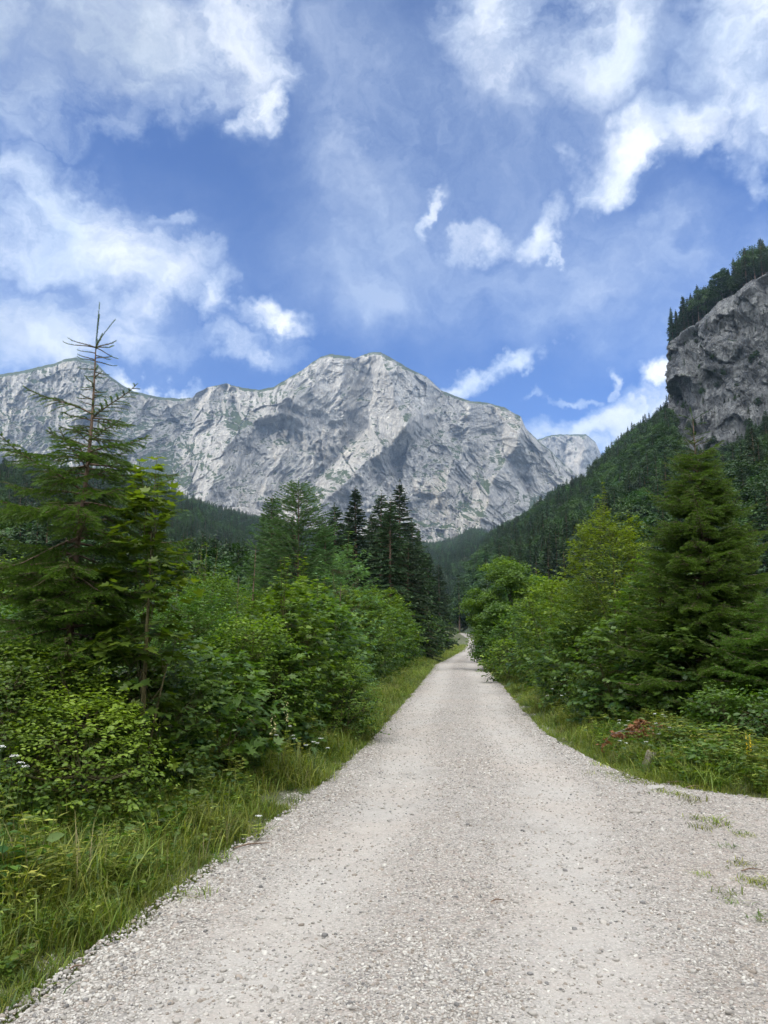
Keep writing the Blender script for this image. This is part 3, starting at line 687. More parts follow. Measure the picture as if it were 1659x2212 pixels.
def broadtree(H, R, seed, n=5000, size=.32, clusters=60, leafm=M_DEC, base=.18, leaf='quad', barkm=M_BARKG, squash=.5, ctop=.62, flat=.42):
    r = np.random.default_rng(seed); wood = MB(); fol = MB()
    cz = H * (base + 1) / 2; hz = H * (1 - base) / 2
    d = nrm(r.normal(size=(clusters, 3))); rr = r.uniform(0, 1, clusters) ** .38
    C = d * rr[:, None] * np.array([R, R, hz]) * (1 + .3 * fbm(d * 1.5 + seed, 2))[:, None]; C[:, 2] += cz
    C[:, :2] *= np.clip(1.12 - .45 * ((C[:, 2:3] - cz) / hz), .35, 1.35)
    k = n // clusters; cr = R * .30
    off = nrm(r.normal(size=(clusters, k, 3))) * (r.uniform(0, 1, (clusters, k)) ** .45)[..., None] * np.array([cr, cr, cr * flat]) * r.uniform(.7, 1.4, (clusters, 1, 1))
    P = (C[:, None] + off).reshape(-1, 3)
    P[:, 2] -= np.hypot(off[..., 0], off[..., 1]).ravel() * .25
    N = nrm(np.array([0, 0, .9]) + r.normal(size=P.shape) * .45 + nrm(P - [0, 0, cz]) * .5); Y = nrm(r.normal(size=P.shape)); Y = nrm(Y - N * (Y * N).sum(1, keepdims=True)); X = np.cross(Y, N)
    A = np.clip(.35 + np.repeat(r.normal(size=clusters) * .16, k) + r.normal(size=len(P)) * .15, 0, 1)
    tv, tf = LEAF[leaf]; fol.tile(tv, tf, P, X, Y, size * r.uniform(.6, 1.2, len(P)), A)
    hs = np.linspace(0, H * .8, 8); wood.tube(np.stack([.02 * H * np.sin(hs / H * 4 + seed), hs * 0, hs], -1), .016 * H * (1 - hs / H) + .02, 7)
    for i in r.integers(0, clusters, min(clusters, 26)):
        b = np.array([0, 0, max(H * base * .8, C[i][2] - R * .7)]); wood.tube([b, (b + C[i]) / 2 + [0, 0, -.04 * H], C[i]], np.array([.008, .005, .002]) * H, 4)
    return wood.mesh('trunk', barkm, True), fol.mesh('crown', leafm)

def young_spruce(H, whorls, seed, nspace=.0045, nlen=.020, leafm=M_SPR, lean=(0, 0), trad=.04, leaders=(), dense=1.0, young=.0, jit=.08):
    """a spruce whose every shoot carries needles. whorls: (height, n, length, lift, sideshoots)"""
    r = np.random.default_rng(seed); wood = MB(); fol = MB(); shoots = []
    def tp(h): q_ = h / H; return np.array([lean[0] * q_ + .02 * math.sin(h * 2.1), lean[1] * q_, h])
    hs = np.linspace(0, H, 24); wood.tube([tp(h) for h in hs], trad * (1 - hs / H) ** .9 + .005, 8)
    for d0, ln, h0 in leaders: shoots.append((tp(h0), nrm(np.array(d0, float)), ln, .15, .30))
    for (h, n, L, lift, sub) in whorls:
        a0 = r.uniform(0, 2 * PI)
        for k in range(n):
            az = a0 + 2 * PI * k / n + r.normal() * .22; Lk = L * r.uniform(.72, 1.12)
            d = np.array([math.cos(az), math.sin(az), 0.]); lat = np.array([-d[1], d[0], 0.])
            hb_ = min(h + r.uniform(-.5, .5) * jit, H * .99); b = tp(hb_); lk_ = lift + r.normal() * .16
            def bp(s): return b + d * Lk * s + np.array([0, 0, Lk * (lk_ * s - (.28 + lift * .3) * s * s + .24 * s ** 4)])
            ss = np.linspace(0, 1, 7); pts = np.array([bp(s) for s in ss])
            wood.tube(pts, (.004 + .009 * Lk) * (1 - ss * .8), 4)
            for i in range(6):
                v_ = pts[i + 1] - pts[i]; l_ = np.linalg.norm(v_)
                if i > 0 or Lk < .4: shoots.append((pts[i], v_ / l_, l_, .0, .15 + .3 * (i > 3)))
            if not sub: continue
            s = .14 + r.uniform(0, .04); sg = 1
            while s < .97:
                p0 = bp(s); t_ = nrm(bp(min(1, s + .03)) - bp(s - .03))
                l1 = min(.30, .50 * (1 - s) * Lk + .05) * r.uniform(.75, 1.15)
                dd = nrm(t_ * .75 + lat * sg * .85 + np.array([0, 0, r.normal() * .10 - .08]))
                shoots.append((p0, dd, l1, .22, .35 + young * r.random()))
                wood.tube([p0, p0 + dd * l1 * .9 - [0, 0, .1 * l1]], [.003, .0015], 3)
                if l1 > .11 and sub > 1:
                    for q_ in np.arange(.25, .95, .046 / l1):
                        for s2 in (-1, 1):
                            if r.random() < .45: continue
                            d3 = nrm(dd * .8 + nrm(np.cross(dd, [0, 0, 1])) * s2 * .8 + np.array([0, 0, -.12 + r.normal() * .12]))
                            shoots.append((p0 + dd * l1 * q_ - [0, 0, .22 * l1 * q_ * q_], d3, (l1 * (1 - q_) * .6 + .035), .2, .5 + young * r.random()))
                sg = -sg; s += .034 / Lk / dense * r.uniform(.8, 1.3)
    P = []; DD = []; U = []; A = []
    for (p0, d, l, dr, a) in shoots:
        n = max(4, int(l / nspace * dense)); s = np.linspace(.02, 1, n)
        q_ = p0 + d * (s * l)[:, None]; q_[:, 2] -= dr * l * s * s
        P.append(np.repeat(q_, 3, 0)); DD.append(np.repeat(d[None], 3 * n, 0)); A.append(np.repeat(np.clip(a - .12 + .55 * s ** 2 + r.normal() * .14, 0, 1), 3))
    P = np.concatenate(P); Dv = np.concatenate(DD); A = np.concatenate(A); n = len(P)
    side = nrm(np.cross(Dv, [0, 0, 1.001])); upv = np.cross(side, Dv); ph = r.uniform(-.5, PI + .5, n)
    rad = side * np.cos(ph)[:, None] + upv * np.sin(ph)[:, None]
    Y = nrm(Dv * .75 + rad * .75 + r.normal(size=(n, 3)) * .12); X = nrm(np.cross(Y, rad))
    fol.tile([(-.085, 0, 0), (.085, 0, 0), (0, 1, 0)], [(0, 1, 2)], P, X, Y, nlen * 1.1 * r.uniform(.8, 1.2, n), A)
    return wood.mesh('trunk', M_BARK, True), fol.mesh('crown', leafm)

def put(name, meshes, loc, label, cat, group=None, rz=0., names=('trunk', 'crown'), sc=1.):
    root = thing(name, loc, label, cat, group, rz); root.scale = (sc,) * 3 if not hasattr(sc, '__len__') else sc
    for nm, me in zip(names, meshes):
        o = bpy.data.objects.new(nm, me); COL.objects.link(o); o.parent = root
    return root
def gl(px, Y): x = gx(px, Y); return (x, Y, float(gz(x, Y)) - .03)
SN = ('stem', 'foliage')

# ------------------------------------------------------------------ near and middle trees, one by one
# left foreground spruce
Y0 = 8.0; px = lambda n: n * Y0 / F0
hz_ = lambda py: topz(190, py, Y0)
wh = [(hz_(733), 6, .34, .20, 0), (hz_(762), 3, .22, .3, 0), (hz_(772), 4, .26, .25, 0), (hz_(800), 4, .16, .25, 0), (hz_(822), 4, .16, .3, 0), (hz_(845), 5, .17, .3, 0), (hz_(862), 5, .17, .3, 0), (hz_(880), 5, .20, .3, 0), (hz_(899), 3, .62, .45, 1), (hz_(915), 5, .35, .3, 1),
      (hz_(940), 4, .45, .2, 1), (hz_(958), 5, .45, .25, 1), (hz_(985), 3, .85, .3, 2), (hz_(988), 4, .45, .2, 2), (hz_(1012), 3, .95, .15, 2), (hz_(1016), 4, .5, .2, 2), (hz_(1035), 5, .6, .1, 2), (hz_(1062), 6, 1.05, .1, 2), (hz_(1095), 5, 1.0, .05, 2), (hz_(1130), 6, 1.15, .1, 2), (hz_(1165), 6, 1.2, .05, 2)]
h = hz_(1200)
while h > .35:
    wh.append((h, 7, .78 + .42 * random.random(), -.05 + .3 * random.random(), 2)); h -= .12
Ht = hz_(742)
me = young_spruce(Ht, wh, 21, lean=(px(25), 0), trad=.05, jit=.10, leaders=[((.02, 0, 1), px(120), Ht - .02), ((.42, .1, .9), px(88), Ht - .03), ((-.05, .2, 1), px(95), Ht - .01)], young=.35)
put('young_spruce', me, (gx(143, Y0), Y0, 0), 'tall young spruce at the left edge with bare top shoots against the sky', 'tree')

def spr(px_, Y, topy, base_L, seed, label, lm=M_SPRY, n=7, dz=.24, group=None, ns=.006, nl=.022, sub=2, leader=.35, young=.6, floor_=.3, jit=None):
    H = topz(px_, topy, Y); hs = []; h = H - leader; top = h
    while h > floor_:
        f = (top - h) / max(top - floor_, .1); hs.append((h, n, (.14 + base_L * f ** .72 if f > 0 else .14) * (.8 + .4 * random.random()), .55 - .45 * f, 0 if f < .08 else sub)); h -= dz * (.75 + .5 * random.random())
    me = young_spruce(H - leader * .4, hs, seed, nspace=ns, nlen=nl, leafm=lm, jit=jit or dz * 1.2, trad=.008 * H, leaders=[((0, 0, 1), leader * .5, H - leader * .45)] + [((math.cos(k * 2.1), math.sin(k * 2.1), .8), leader * .5, H - leader * .5) for k in range(3)] + [((math.cos(k * 1.9), math.sin(k * 1.9), .35), leader * (.35 + .12 * k / 6), H - leader * (.62 + .1 * k)) for k in range(6)], young=young)
    return put('young_spruce', me, (gx(px_, Y), Y, 0), label, 'tree', group)
spr(1532, 13.2, 868, 1.62, 33, 'full yellow green young spruce standing at the right edge below the cliff', n=9, ns=.0085, nl=.030, leader=.7, dz=.135, jit=.3)
spr(1690, 11.8, 1235, 1.5, 34, 'lower young spruce cut by the right edge of the picture', n=8, ns=.009, nl=.030, dz=.15, jit=.3)
spr(1598, 16.5, 1085, 1.3, 35, 'spruce standing behind the full young spruce on the right', n=7, ns=.012, nl=.038, lm=M_SPR, dz=.2, jit=.3)
spr(545, 17, 1150, .62, 36, 'thin young spruce with a long upright leader left of the larch', n=5, ns=.009, nl=.030, leader=.75, dz=.26)
spr(512, 16, 1215, .45, 37, 'small spruce leader poking out of the bushes left of the thin spruce', n=4, ns=.009, nl=.030, leader=.7, dz=.28)
spr(380, 13, 1235, .5, 38, 'small spruce leader rising between the big left spruce and the bushes', n=5, ns=.008, nl=.026, leader=.5, dz=.24)
spr(735, 21, 1232, .5, 39, 'slender spruce tip behind the maple bushes beside the larch', n=4, ns=.012, nl=.04, leader=.8, dz=.3)
spr(1390, 27, 1205, .8, 40, 'small spruce tip between the bright maple and the beech on the right', n=5, ns=.014, nl=.045, leader=.8, dz=.35)

# larches
def larch(px_, Y, topy, R, seed, label):
    H = topz(px_, topy, Y)
    me = conifer(H, R, seed, step=.13, per=10, kk=150, cl=.26, cw=.046, crownbase=.02, droop=.02, ragged=.45, leafm=M_LAR, expo=.58, tr=.006, wk=.3)
    return put('larch', me, (gx(px_, Y), Y, float(zg(Y))), label, 'tree', 'larches left of the road')
larch(642, 30, 1040, 2.7, 51, 'feathery light green larch standing tallest behind the left bushes')
larch(583, 36, 1072, 1.3, 52, 'slimmer larch just left of the tall feathery larch')
larch(700, 34, 1135, 1.2, 53, 'low larch on the right shoulder of the tall feathery larch')

# dark conifers in the middle of the view
M_CON2 = leaf_mat('dark_fir_needles', (.012, .030, .015), (.038, .070, .028), .08, .7)
for (px_, Y, ty, R, sd_, bare_, lm, lab) in (
        (722, 58, 1083, 2.3, 61, .1, M_CON, 'bushy dark conifer just right of the feathery larch'),
        (771, 60, 1047, 1.75, 62, .25, M_CON2, 'almost black narrow spruce with drooping tiers in the middle group'),
        (822, 62, 1057, 2.1, 63, .35, M_CON, 'thin crowned spruce left of the tallest spruce in the middle group'),
        (864, 66, 1038, 2.2, 64, .4, M_CON2, 'tallest ragged spruce of the middle group'),
        (842, 58, 1078, 2.0, 65, .3, M_CON, 'green spruce squeezed between the two ragged spruces of the middle group'),
        (893, 70, 1120, 2.6, 66, .15, M_CON, 'broad green spruce on the right side of the middle group'),
        (905, 118, 1137, 1.3, 67, .3, M_CON2, 'thin dark spire of a spruce alone against the foot of the mountain wall'),
        (746, 66, 1110, 2.2, 68, .2, M_CON, 'half hidden conifer between the bushy conifer and the black spruce'),
        (800, 70, 1105, 2.4, 69, .2, M_CON2, 'dark conifer filling the gap behind the black narrow spruce'),
        (925, 84, 1190, 2.6, 70, .15, M_CON, 'spruce right of the broad green spruce near the end of the road'),
        (950, 105, 1215, 2.8, 71, .2, M_CON2, 'spruce with a bare lower trunk above the far end of the road'),
        (690, 62, 1120, 2.2, 72, .2, M_CON, 'dark conifer seen through the right side of the larch'),
        (880, 60, 1165, 2.2, 73, .15, M_CON, 'lower conifer in front of the broad green spruce')):
    H = topz(px_, ty, Y) - float(zg(Y))
    me = conifer(H, R * (1.25 if px_ < 900 else .85), sd_, step=.25, per=10, kk=70, cl=.46, cw=.17, crownbase=.05 if bare_ < .3 else .18, droop=.38, ragged=.42, bare=bare_, leafm=lm, expo=.75)
    put('spruce', me, (gx(px_, Y), Y, float(zg(Y)) - .2), lab, 'tree', 'dark conifers in the middle of the valley', rz=sd_)

# left bushes: px of the middle, depth, top py, radius m, kind ...
def bush(px_, Y, topy, R, seed, kind, label, n=None, name=None, cat='bush', group=None, Hs=None, **kw):
    H = topz(px_, topy, Y) if Hs is None else Hs
    K = {'maple': dict(leaf='maple', size=.095, leafm=M_MAP), 'hazel': dict(leaf='ovate', size=.075, leafm=M_YEL), 'willow': dict(leaf='slim', size=.095, leafm=M_WIL, per=10),
         'small': dict(leaf='ovate', size=.045, leafm=M_YEL), 'mapley': dict(leaf='maple', size=.09, leafm=M_YEL), 'beech': dict(leaf='ovate', size=.06, leafm=M_GOLD), 'green': dict(leaf='ovate', size=.07, leafm=M_MAP)}[kind].copy()
    K.update(kw)
    far = max(1., Y / 16.)
    if Y > 20: K['leaf'] = 'quad' if K['leaf'] != 'slim' else 'slim'
    K['size'] *= far ** .75
    if n is None: n = int(min(26000, 3.3 * (2 * R * H) * 5.0 / (K['size'] ** 2 * .62) / 3.2))
    me = shrub(H, R, seed, n=n, **K)
    xw = gx(px_, Y)
    if Y > 15 and xw < xl(Y) + 1.5: xw = min(xw, float(xl(Y)) - .45 - R * .9 - (.45 if Y < 70 else 0))
    elif Y > 50: xw = max(xw, float(xr(Y)) + R * .75)
    return put(name or {'maple': 'maple_bush', 'mapley': 'maple_bush', 'hazel': 'hazel_bush', 'willow': 'willow_bush', 'small': 'honeysuckle_bush', 'beech': 'beech_bush', 'green': 'dogwood_bush'}[kind], me, (xw, Y, float(gz(xw, Y)) - .03), label, cat, group, rz=seed * 1.3, names=SN)

LB = [(312, 7.7, 1075, .30, 101, 'mapley', 'large leaved maple sapling leaning against the right side of the big left spruce', dict(stems=5, spire=3, size=.12, pointy=1.4)),
      (60, 7.3, 1420, .95, 102, 'small', 'fine leaved bush filling the lower left corner under the spruce', dict()),
      (190, 6.9, 1520, .6, 103, 'small', 'low fine leaved bush at the foot of the big left spruce', dict(young=.5)),
      (330, 8.3, 1440, .75, 104, 'green', 'dark green bush between the big left spruce and the broad maple leaves', dict()),
      (470, 9.0, 1430, .65, 105, 'maple', 'low maple bush with broad leaves above the grass on the left', dict(size=.11)),
      (395, 11.3, 1300, .95, 106, 'green', 'grey green small leaved bush behind the low maple bush', dict(size=.05)),
      (540, 10.8, 1355, .75, 107, 'small', 'bush with yellowish oval leaves left of the tiered maple', dict(size=.055)),
      (455, 12.6, 1262, .8, 108, 'small', 'light green bush with leafy tips in front of the distant conifers', dict(spire=4)),
      (618, 12.4, 1290, .72, 109, 'mapley', 'yellow green maple bush under the feathery larch', dict(spire=3)),
      (600, 10.9, 1420, .55, 110, 'maple', 'dark leaved maple low in the hedge above the pale foxgloves', dict()),
      (690, 13.8, 1305, .85, 111, 'maple', 'tiered green maple bush in the middle of the left hedge', dict(spire=2)),
      (650, 15.5, 1275, .85, 112, 'mapley', 'bright maple crown standing over the left hedge', dict(spire=3, young=.5)),
      (745, 16.5, 1295, .8, 113, 'maple', 'green maple bush right of the tiered one', dict(spire=2)),
      (740, 13.0, 1440, .55, 114, 'small', 'low yellowish bush at the foot of the tiered maple', dict()),
      (812, 22, 1205, .85, 115, 'willow', 'tall pale grey green willow sapling rising from the left hedge', dict(pointy=1.6, size=.12, spire=2)),
      (835, 19.5, 1330, .8, 116, 'mapley', 'rounded yellow green bush in front of the pale willow', dict()),
      (868, 26, 1288, 1.1, 117, 'green', 'dense green bush right of the pale willow', dict()),
      (800, 17.5, 1395, .7, 118, 'hazel', 'low hazel bush beside the grass strip in front of the willow', dict()),
      (898, 32, 1300, 1.3, 119, 'green', 'green bush halfway along the left side of the road', dict()),
      (912, 38, 1322, 1.2, 120, 'maple', 'dark green bush beside the road past the halfway bush', dict()),
      (935, 47, 1312, 1.6, 121, 'green', 'bush beside the road with a higher crown farther on the left', dict()),
      (952, 60, 1328, 1.8, 122, 'maple', 'darker bush near the far bend on the left', dict()),
      (968, 80, 1335, 2.2, 123, 'green', 'bush close before the bend on the left', dict()),
      (984, 110, 1343, 2.6, 124, 'maple', 'last rounded bush on the left before the bend', dict()),
      (300, 15, 1290, 1.5, 125, 'green', 'bush half hidden behind the right side of the big spruce', dict()),
      (560, 17.5, 1300, 1.3, 126, 'hazel', 'hazel bush in the second row under the thin young spruce', dict()),
      (60, 13, 1240, 1.6, 127, 'hazel', 'hazel bush behind the big spruce at the left edge', dict()),
      (770, 26, 1285, 1.4, 128, 'hazel', 'hazel bush in the second row behind the green maple', dict()),
      (-40, 9.2, 1330, 1.0, 129, 'green', 'bush cut by the left edge of the picture', dict()),
      (480, 20, 1275, 1.6, 130, 'green', 'bush in the second row among the small spruce tips', dict()),
      (860, 44, 1275, 2.2, 131, 'hazel', 'wide bush in the second row below the middle conifers', dict()),
      (905, 62, 1290, 2.6, 132, 'green', 'wide bush at the foot of the broad green spruce', dict())]
for (a, b, c, d, e, k, l, kw) in LB: bush(a, b, c, d, e, k, l, group='bushes along the left side of the road', **kw)

RB = [(1330, 17.5, 1128, 1.15, 201, 'hazel', 'tall beech bush with yellow green leaf tips right of the bright maple', dict(name='beech_bush', pointy=1.5, spire=5, size=.065, young=.6)),
      (1265, 19, 1270, .8, 202, 'beech', 'smaller beech bush on the left side of the tall one', dict(spire=3)),
      (1440, 14.6, 1225, .85, 203, 'maple', 'large blue green maple bush in front of the full young spruce', dict(spire=2)),
      (1490, 13.0, 1330, .7, 204, 'maple', 'maple bush hanging over in front of the dark right spruce', dict()),
      (1330, 14.2, 1345, .85, 205, 'maple', 'dark green maple bush low in the middle of the right hedge', dict(spire=2)),
      (1235, 17.5, 1360, .8, 206, 'maple', 'dark maple bush left of the middle of the right hedge', dict()),
      (1190, 24, 1258, 1.05, 207, 'mapley', 'bright yellow green maple bush with a pointed crown', dict(young=.6, pointy=1.3)),
      (1165, 28, 1345, 1.1, 208, 'maple', 'dark lower bush in front of the bright pointed maple', dict()),
      (1120, 33, 1330, 1.3, 209, 'green', 'grey green bush beside the road under the golden tree', dict()),
      (1085, 42, 1318, 1.4, 210, 'green', 'rounded dark bush reaching over the right road edge', dict()),
      (1090, 30.5, 1385, .8, 211, 'hazel', 'low bush at the right road edge before the rounded dark one', dict()),
      (1400, 13.2, 1455, .55, 212, 'maple', 'low maple bush above the brown dead branch', dict()),
      (1290, 15.0, 1450, .55, 213, 'small', 'low leafy bush at the front of the right hedge', dict()),
      (1560, 10.9, 1500, .6, 214, 'green', 'leafy bush in front of the right spruce beside the yellow mullein', dict()),
      (1640, 10.6, 1510, .7, 215, 'green', 'bush at the right edge behind the yellow mullein', dict()),
      (1480, 10.6, 1585, .5, 216, 'small', 'low weed bush right of the brown dead branch', dict(leafm=M_MAP)),
      (1530, 9.6, 1610, .45, 217, 'green', 'low leafy plant clump above the gravel turnout', dict()),
      (1210, 20.5, 1420, .6, 218, 'hazel', 'low hazel bush by the right verge', dict()),
      (1400, 20, 1260, 1.2, 219, 'hazel', 'hazel bush in the second row behind the blue green maple', dict()),
      (1600, 18, 1300, 1.7, 220, 'green', 'dark bush in the second row behind the right spruces', dict()),
      (1250, 30, 1290, 1.9, 221, 'green', 'bush in the second row behind the bright pointed maple', dict()),
      (1460, 24, 1230, 1.9, 222, 'green', 'bush in the third row seen between spruce and beech', dict()),
      (1052, 58, 1318, 1.6, 223, 'maple', 'dark bush close to the far bend on the right', dict()),
      (1150, 46, 1290, 2.2, 224, 'green', 'bush behind the golden tree on its right', dict()),
      (1055, 80, 1300, 2.6, 225, 'green', 'tall far bush on the right near the bend', dict())]
for (a, b, c, d, e, k, l, kw) in RB: bush(a, b, c, d, e, k, l, group='bushes along the right side of the road', **kw)

# middle distance broadleaf trees
def bt(px_, Y, topy, R, seed, label, n=34000, size=.13, lm=M_GOLD, **kw):
    H = topz(px_, topy, Y) - float(zg(Y)); me = broadtree(H, R, seed, n=n, size=size, leafm=lm, clusters=110, base=.06, **kw)
    put('broadleaf_tree', me, (gx(px_, Y), Y, float(zg(Y)) - .1), label, 'tree', 'broadleaf trees right of the road')
bt(1103, 44, 1187, 2.3, 301, 'golden green rounded tree standing over the bushes right of the road')
bt(1165, 52, 1232, 1.9, 302, 'lower yellow green tree touching the right side of the golden tree')
bt(1075, 60, 1262, 2.0, 303, 'small green tree behind the left side of the golden tree', lm=M_DEC)

# ------------------------------------------------------------------ forest
FT = []     # (x, y, z, height, kind, zone)
def hill_scatter(hl, x0, x1, spacing, zone, pdec, seed, hmin, hmax, q0=0., q1=1.06):
    r = np.random.default_rng(seed)
    u = np.linspace(x0, x1, 160); qv = np.linspace(q0, q1, 90); P = hl.pt(np.repeat(u[None], 90, 0), np.repeat(qv[:, None], 160, 1))
    a = P[1:, :-1] - P[:-1, :-1]; b = P[:-1, 1:] - P[:-1, :-1]; A = np.abs(a[..., 0] * b[..., 1] - a[..., 1] * b[..., 0])
    n = int(A.sum() / spacing ** 2); pr = (A / A.sum()).ravel(); idx = r.choice(len(pr), n, p=pr)
    qi, ui = np.divmod(idx, 159); uu = u[ui] + r.uniform(0, 1, n) * (u[1] - u[0]); qq = qv[qi] + r.uniform(0, 1, n) * (qv[1] - qv[0])
    Q = hl.pt(uu, qq); cl = fbm(np.stack([Q[:, 0] / 60, Q[:, 1] / 60, Q[:, 2] * 0 + seed], -1), 3)
    for k in range(n):
        dec = r.random() < np.clip(pdec + cl[k] * 1.6, .02, .95)
        FT.append((Q[k, 0], Q[k, 1], Q[k, 2], r.uniform(hmin, hmax) * (.8 if dec else 1), 1 if dec else 0, zone))
hill_scatter(HR, 985, 1950, 6.6, 'R', .58, 1, 14, 24)
hill_scatter(HL, -300, 1150, 7.6, 'L', .12, 2, 11, 18)
r = np.random.default_rng(5)
for k in range(300):                                   # front rows of the stand behind the left bushes
    y = r.uniform(58, 130); x = r.uniform(-.52 * y, -.12 * y)
    FT.append((x, y, float(zg(y)) - .3, 1.6 + y * np.interp(x / y, [-.5, -.3, -.16, -.12], [.17, .145, .125, .16]) * r.uniform(.72, 1.03), 0 if r.random() > .06 else 1, 'F'))
for k in range(900):                                   # level stand left of the road
    y = r.uniform(62, 430); x = r.uniform(-.42 * y - 10, xl(y) - 5 - .02 * y); 
    if y < 95 and x > -14: continue
    h = r.uniform(11, 16) if y < 180 else r.uniform(13, 19)
    FT.append((x, y, float(zg(y)) - .3, min(h, 1.6 + .134 * y * r.uniform(.75, 1.03)) if x < -8 else min(h, 1.6 + .09 * y * r.uniform(.8, 1.1)), 0 if r.random() > .12 else 1, 'F'))
for k in range(420):                                   # level stand right of the road
    y = r.uniform(75, 400); x = r.uniform(xr(y) + 3, 60 + .1 * y)
    if x / y > .25: continue
    FT.append((x, y, float(zg(y)) - .3, min(r.uniform(9, 16), 1.2 + .075 * y * r.uniform(.8, 1.1)), 0 if r.random() > .4 else 1, 'G'))
for k in range(260):                                   # trees closing the valley behind the bend
    y = r.uniform(400, 520); x = r.uniform(-60, 120); FT.append((x, y, float(zg(y)) - .3, r.uniform(12, 18), 0, 'G'))
B0, nr0 = CTOP
for k in range(1300):
    i = r.integers(20, len(B0)); dd = r.uniform(2, 60) ** 1.0; p_ = B0[i]; z = p_[2] + np.interp(dd, [0, 6, 25, 70], [0, 2, 11, 34])
    FT.append((p_[0] - nr0[i, 0] * dd, p_[1] - nr0[i, 1] * dd, z - .5, r.uniform(10, 28) * (.45 if i < 110 else .8 if i < 170 else 1), 0 if r.random() > .1 else 1, 'C'))
for k in range(240):                                    # a few trees on ledges of the face
    i = r.integers(60, nu); j = int(nv * (r.uniform(.35, .97) if k % 3 else r.uniform(.35, .6))); p_ = B[j, i]; FT.append((p_[0], p_[1], p_[2] - 2., r.uniform(3, 8), k % 2, 'C'))

for k in range(70):                                    # trees climbing the left edge of the cliff
    i = r.integers(40, 120); j = int(nv * r.uniform(.30, .62)); p_ = B[j, i]; FT.append((p_[0] - 1, p_[1] - 1, p_[2] - 4., r.uniform(6, 13), 0 if k % 4 else 1, 'C'))
PC = [conifer(15, R_, 400 + i, step=.48, per=8, kk=17, cl=.95, cw=.34, crownbase=cb, droop=.35, ragged=.35, bare=ba, expo=.8) for i, (R_, cb, ba) in enumerate(((2.4, .10, .05), (2.0, .18, .15), (2.8, .12, .1), (1.7, .25, .3), (2.3, .3, .2)))]
PD = [broadtree(13, R_, 450 + i, n=6500, size=.46, clusters=100) for i, R_ in enumerate((4.2, 3.5, 4.8))]
PH = {0: 15., 1: 13.}
def proj(x, y, z):
    c, s = math.cos(PITCH), math.sin(PITCH); zz_ = z - CAMZ; dep = y * c + zz_ * s; up = -y * s + zz_ * c
    return W0 / 2 + F0 * x / dep, H0 / 2 - F0 * up / dep
LBL = {('R', 0): ('dark spruce growing on the shaded right hillside', 'spruces on the right hillside'), ('R', 1): ('round topped broadleaf tree on the shaded right hillside', 'broadleaf trees on the right hillside'),
       ('L', 0): ('distant spruce on the left slope below the mountain wall', 'spruces on the left slope'), ('L', 1): ('distant broadleaf tree on the left slope below the mountain wall', 'broadleaf trees on the left slope'),
       ('F', 0): ('spruce in the stand behind the left bushes', 'spruces in the stand behind the left bushes'), ('F', 1): ('broadleaf tree in the spruce stand behind the left bushes', 'broadleaf trees in the stand behind the left bushes'),
       ('G', 0): ('dark spruce around the far bend of the road', 'spruces around the far bend'), ('G', 1): ('green broadleaf tree around the far bend of the road', 'broadleaf trees around the far bend'),
       ('C', 0): ('dark spruce on top of the grey cliff', 'spruces on the cliff top'), ('C', 1): ('small broadleaf tree on top of the grey cliff', 'broadleaf trees on the cliff top')}
HEDGE = np.array([(-100, 1250), (0, 1180), (330, 1200), (560, 1170), (600, 1110), (700, 1180), (720, 1090), (890, 1130), (950, 1230), (985, 1345), (1035, 1320), (1060, 1200), (1150, 1200), (1180, 1260), (1240, 1200), (1330, 1130), (1430, 1150), (1500, 950), (1560, 920), (1640, 1100), (1700, 1180)], float)
cand = {0: [], 1: []}
for i, (x, y, z, h, k, zn) in enumerate(FT):
    qx, qt = proj(x, y, z + h); 
    if not (0 < qx < W0 and qt > 0): continue
    vis = np.interp(qx, HEDGE[:, 0], HEDGE[:, 1]) - qt
    if vis < 8: continue
    _, qb = proj(x, y, z); cand[k].append((-(qb - qt) * (1 if vis > 30 else .5), i))
pick = set()
for k in (0, 1):
    # sparse occlusion test among the candidates themselves: coarse columns filled from near to far
    hor = {}; seen = []
    for i in sorted((c[1] for c in cand[k]), key=lambda j: FT[j][1]):
        x, y, z, h, kk_, zn = FT[i]; qx, qt = proj(x, y, z + h); b_ = int(qx // 6)
        if qt < min(hor.get(b_ + d_, 9e9) for d_ in (-1, 0, 1)) - 3 or k == 1 and qt < hor.get(b_, 9e9) - 1:
            seen.append((-h / y, i))
            wd = max(1, int(.12 * h / y * F0 / 6 * (1.6 if k else 1)))
            for d_ in range(-wd, wd + 1): hor[b_ + d_] = min(hor.get(b_ + d_, 9e9), qt + .10 * abs(d_) / wd * h / y * F0)
    seen.sort(); pick |= {i for _, i in seen[:290]}
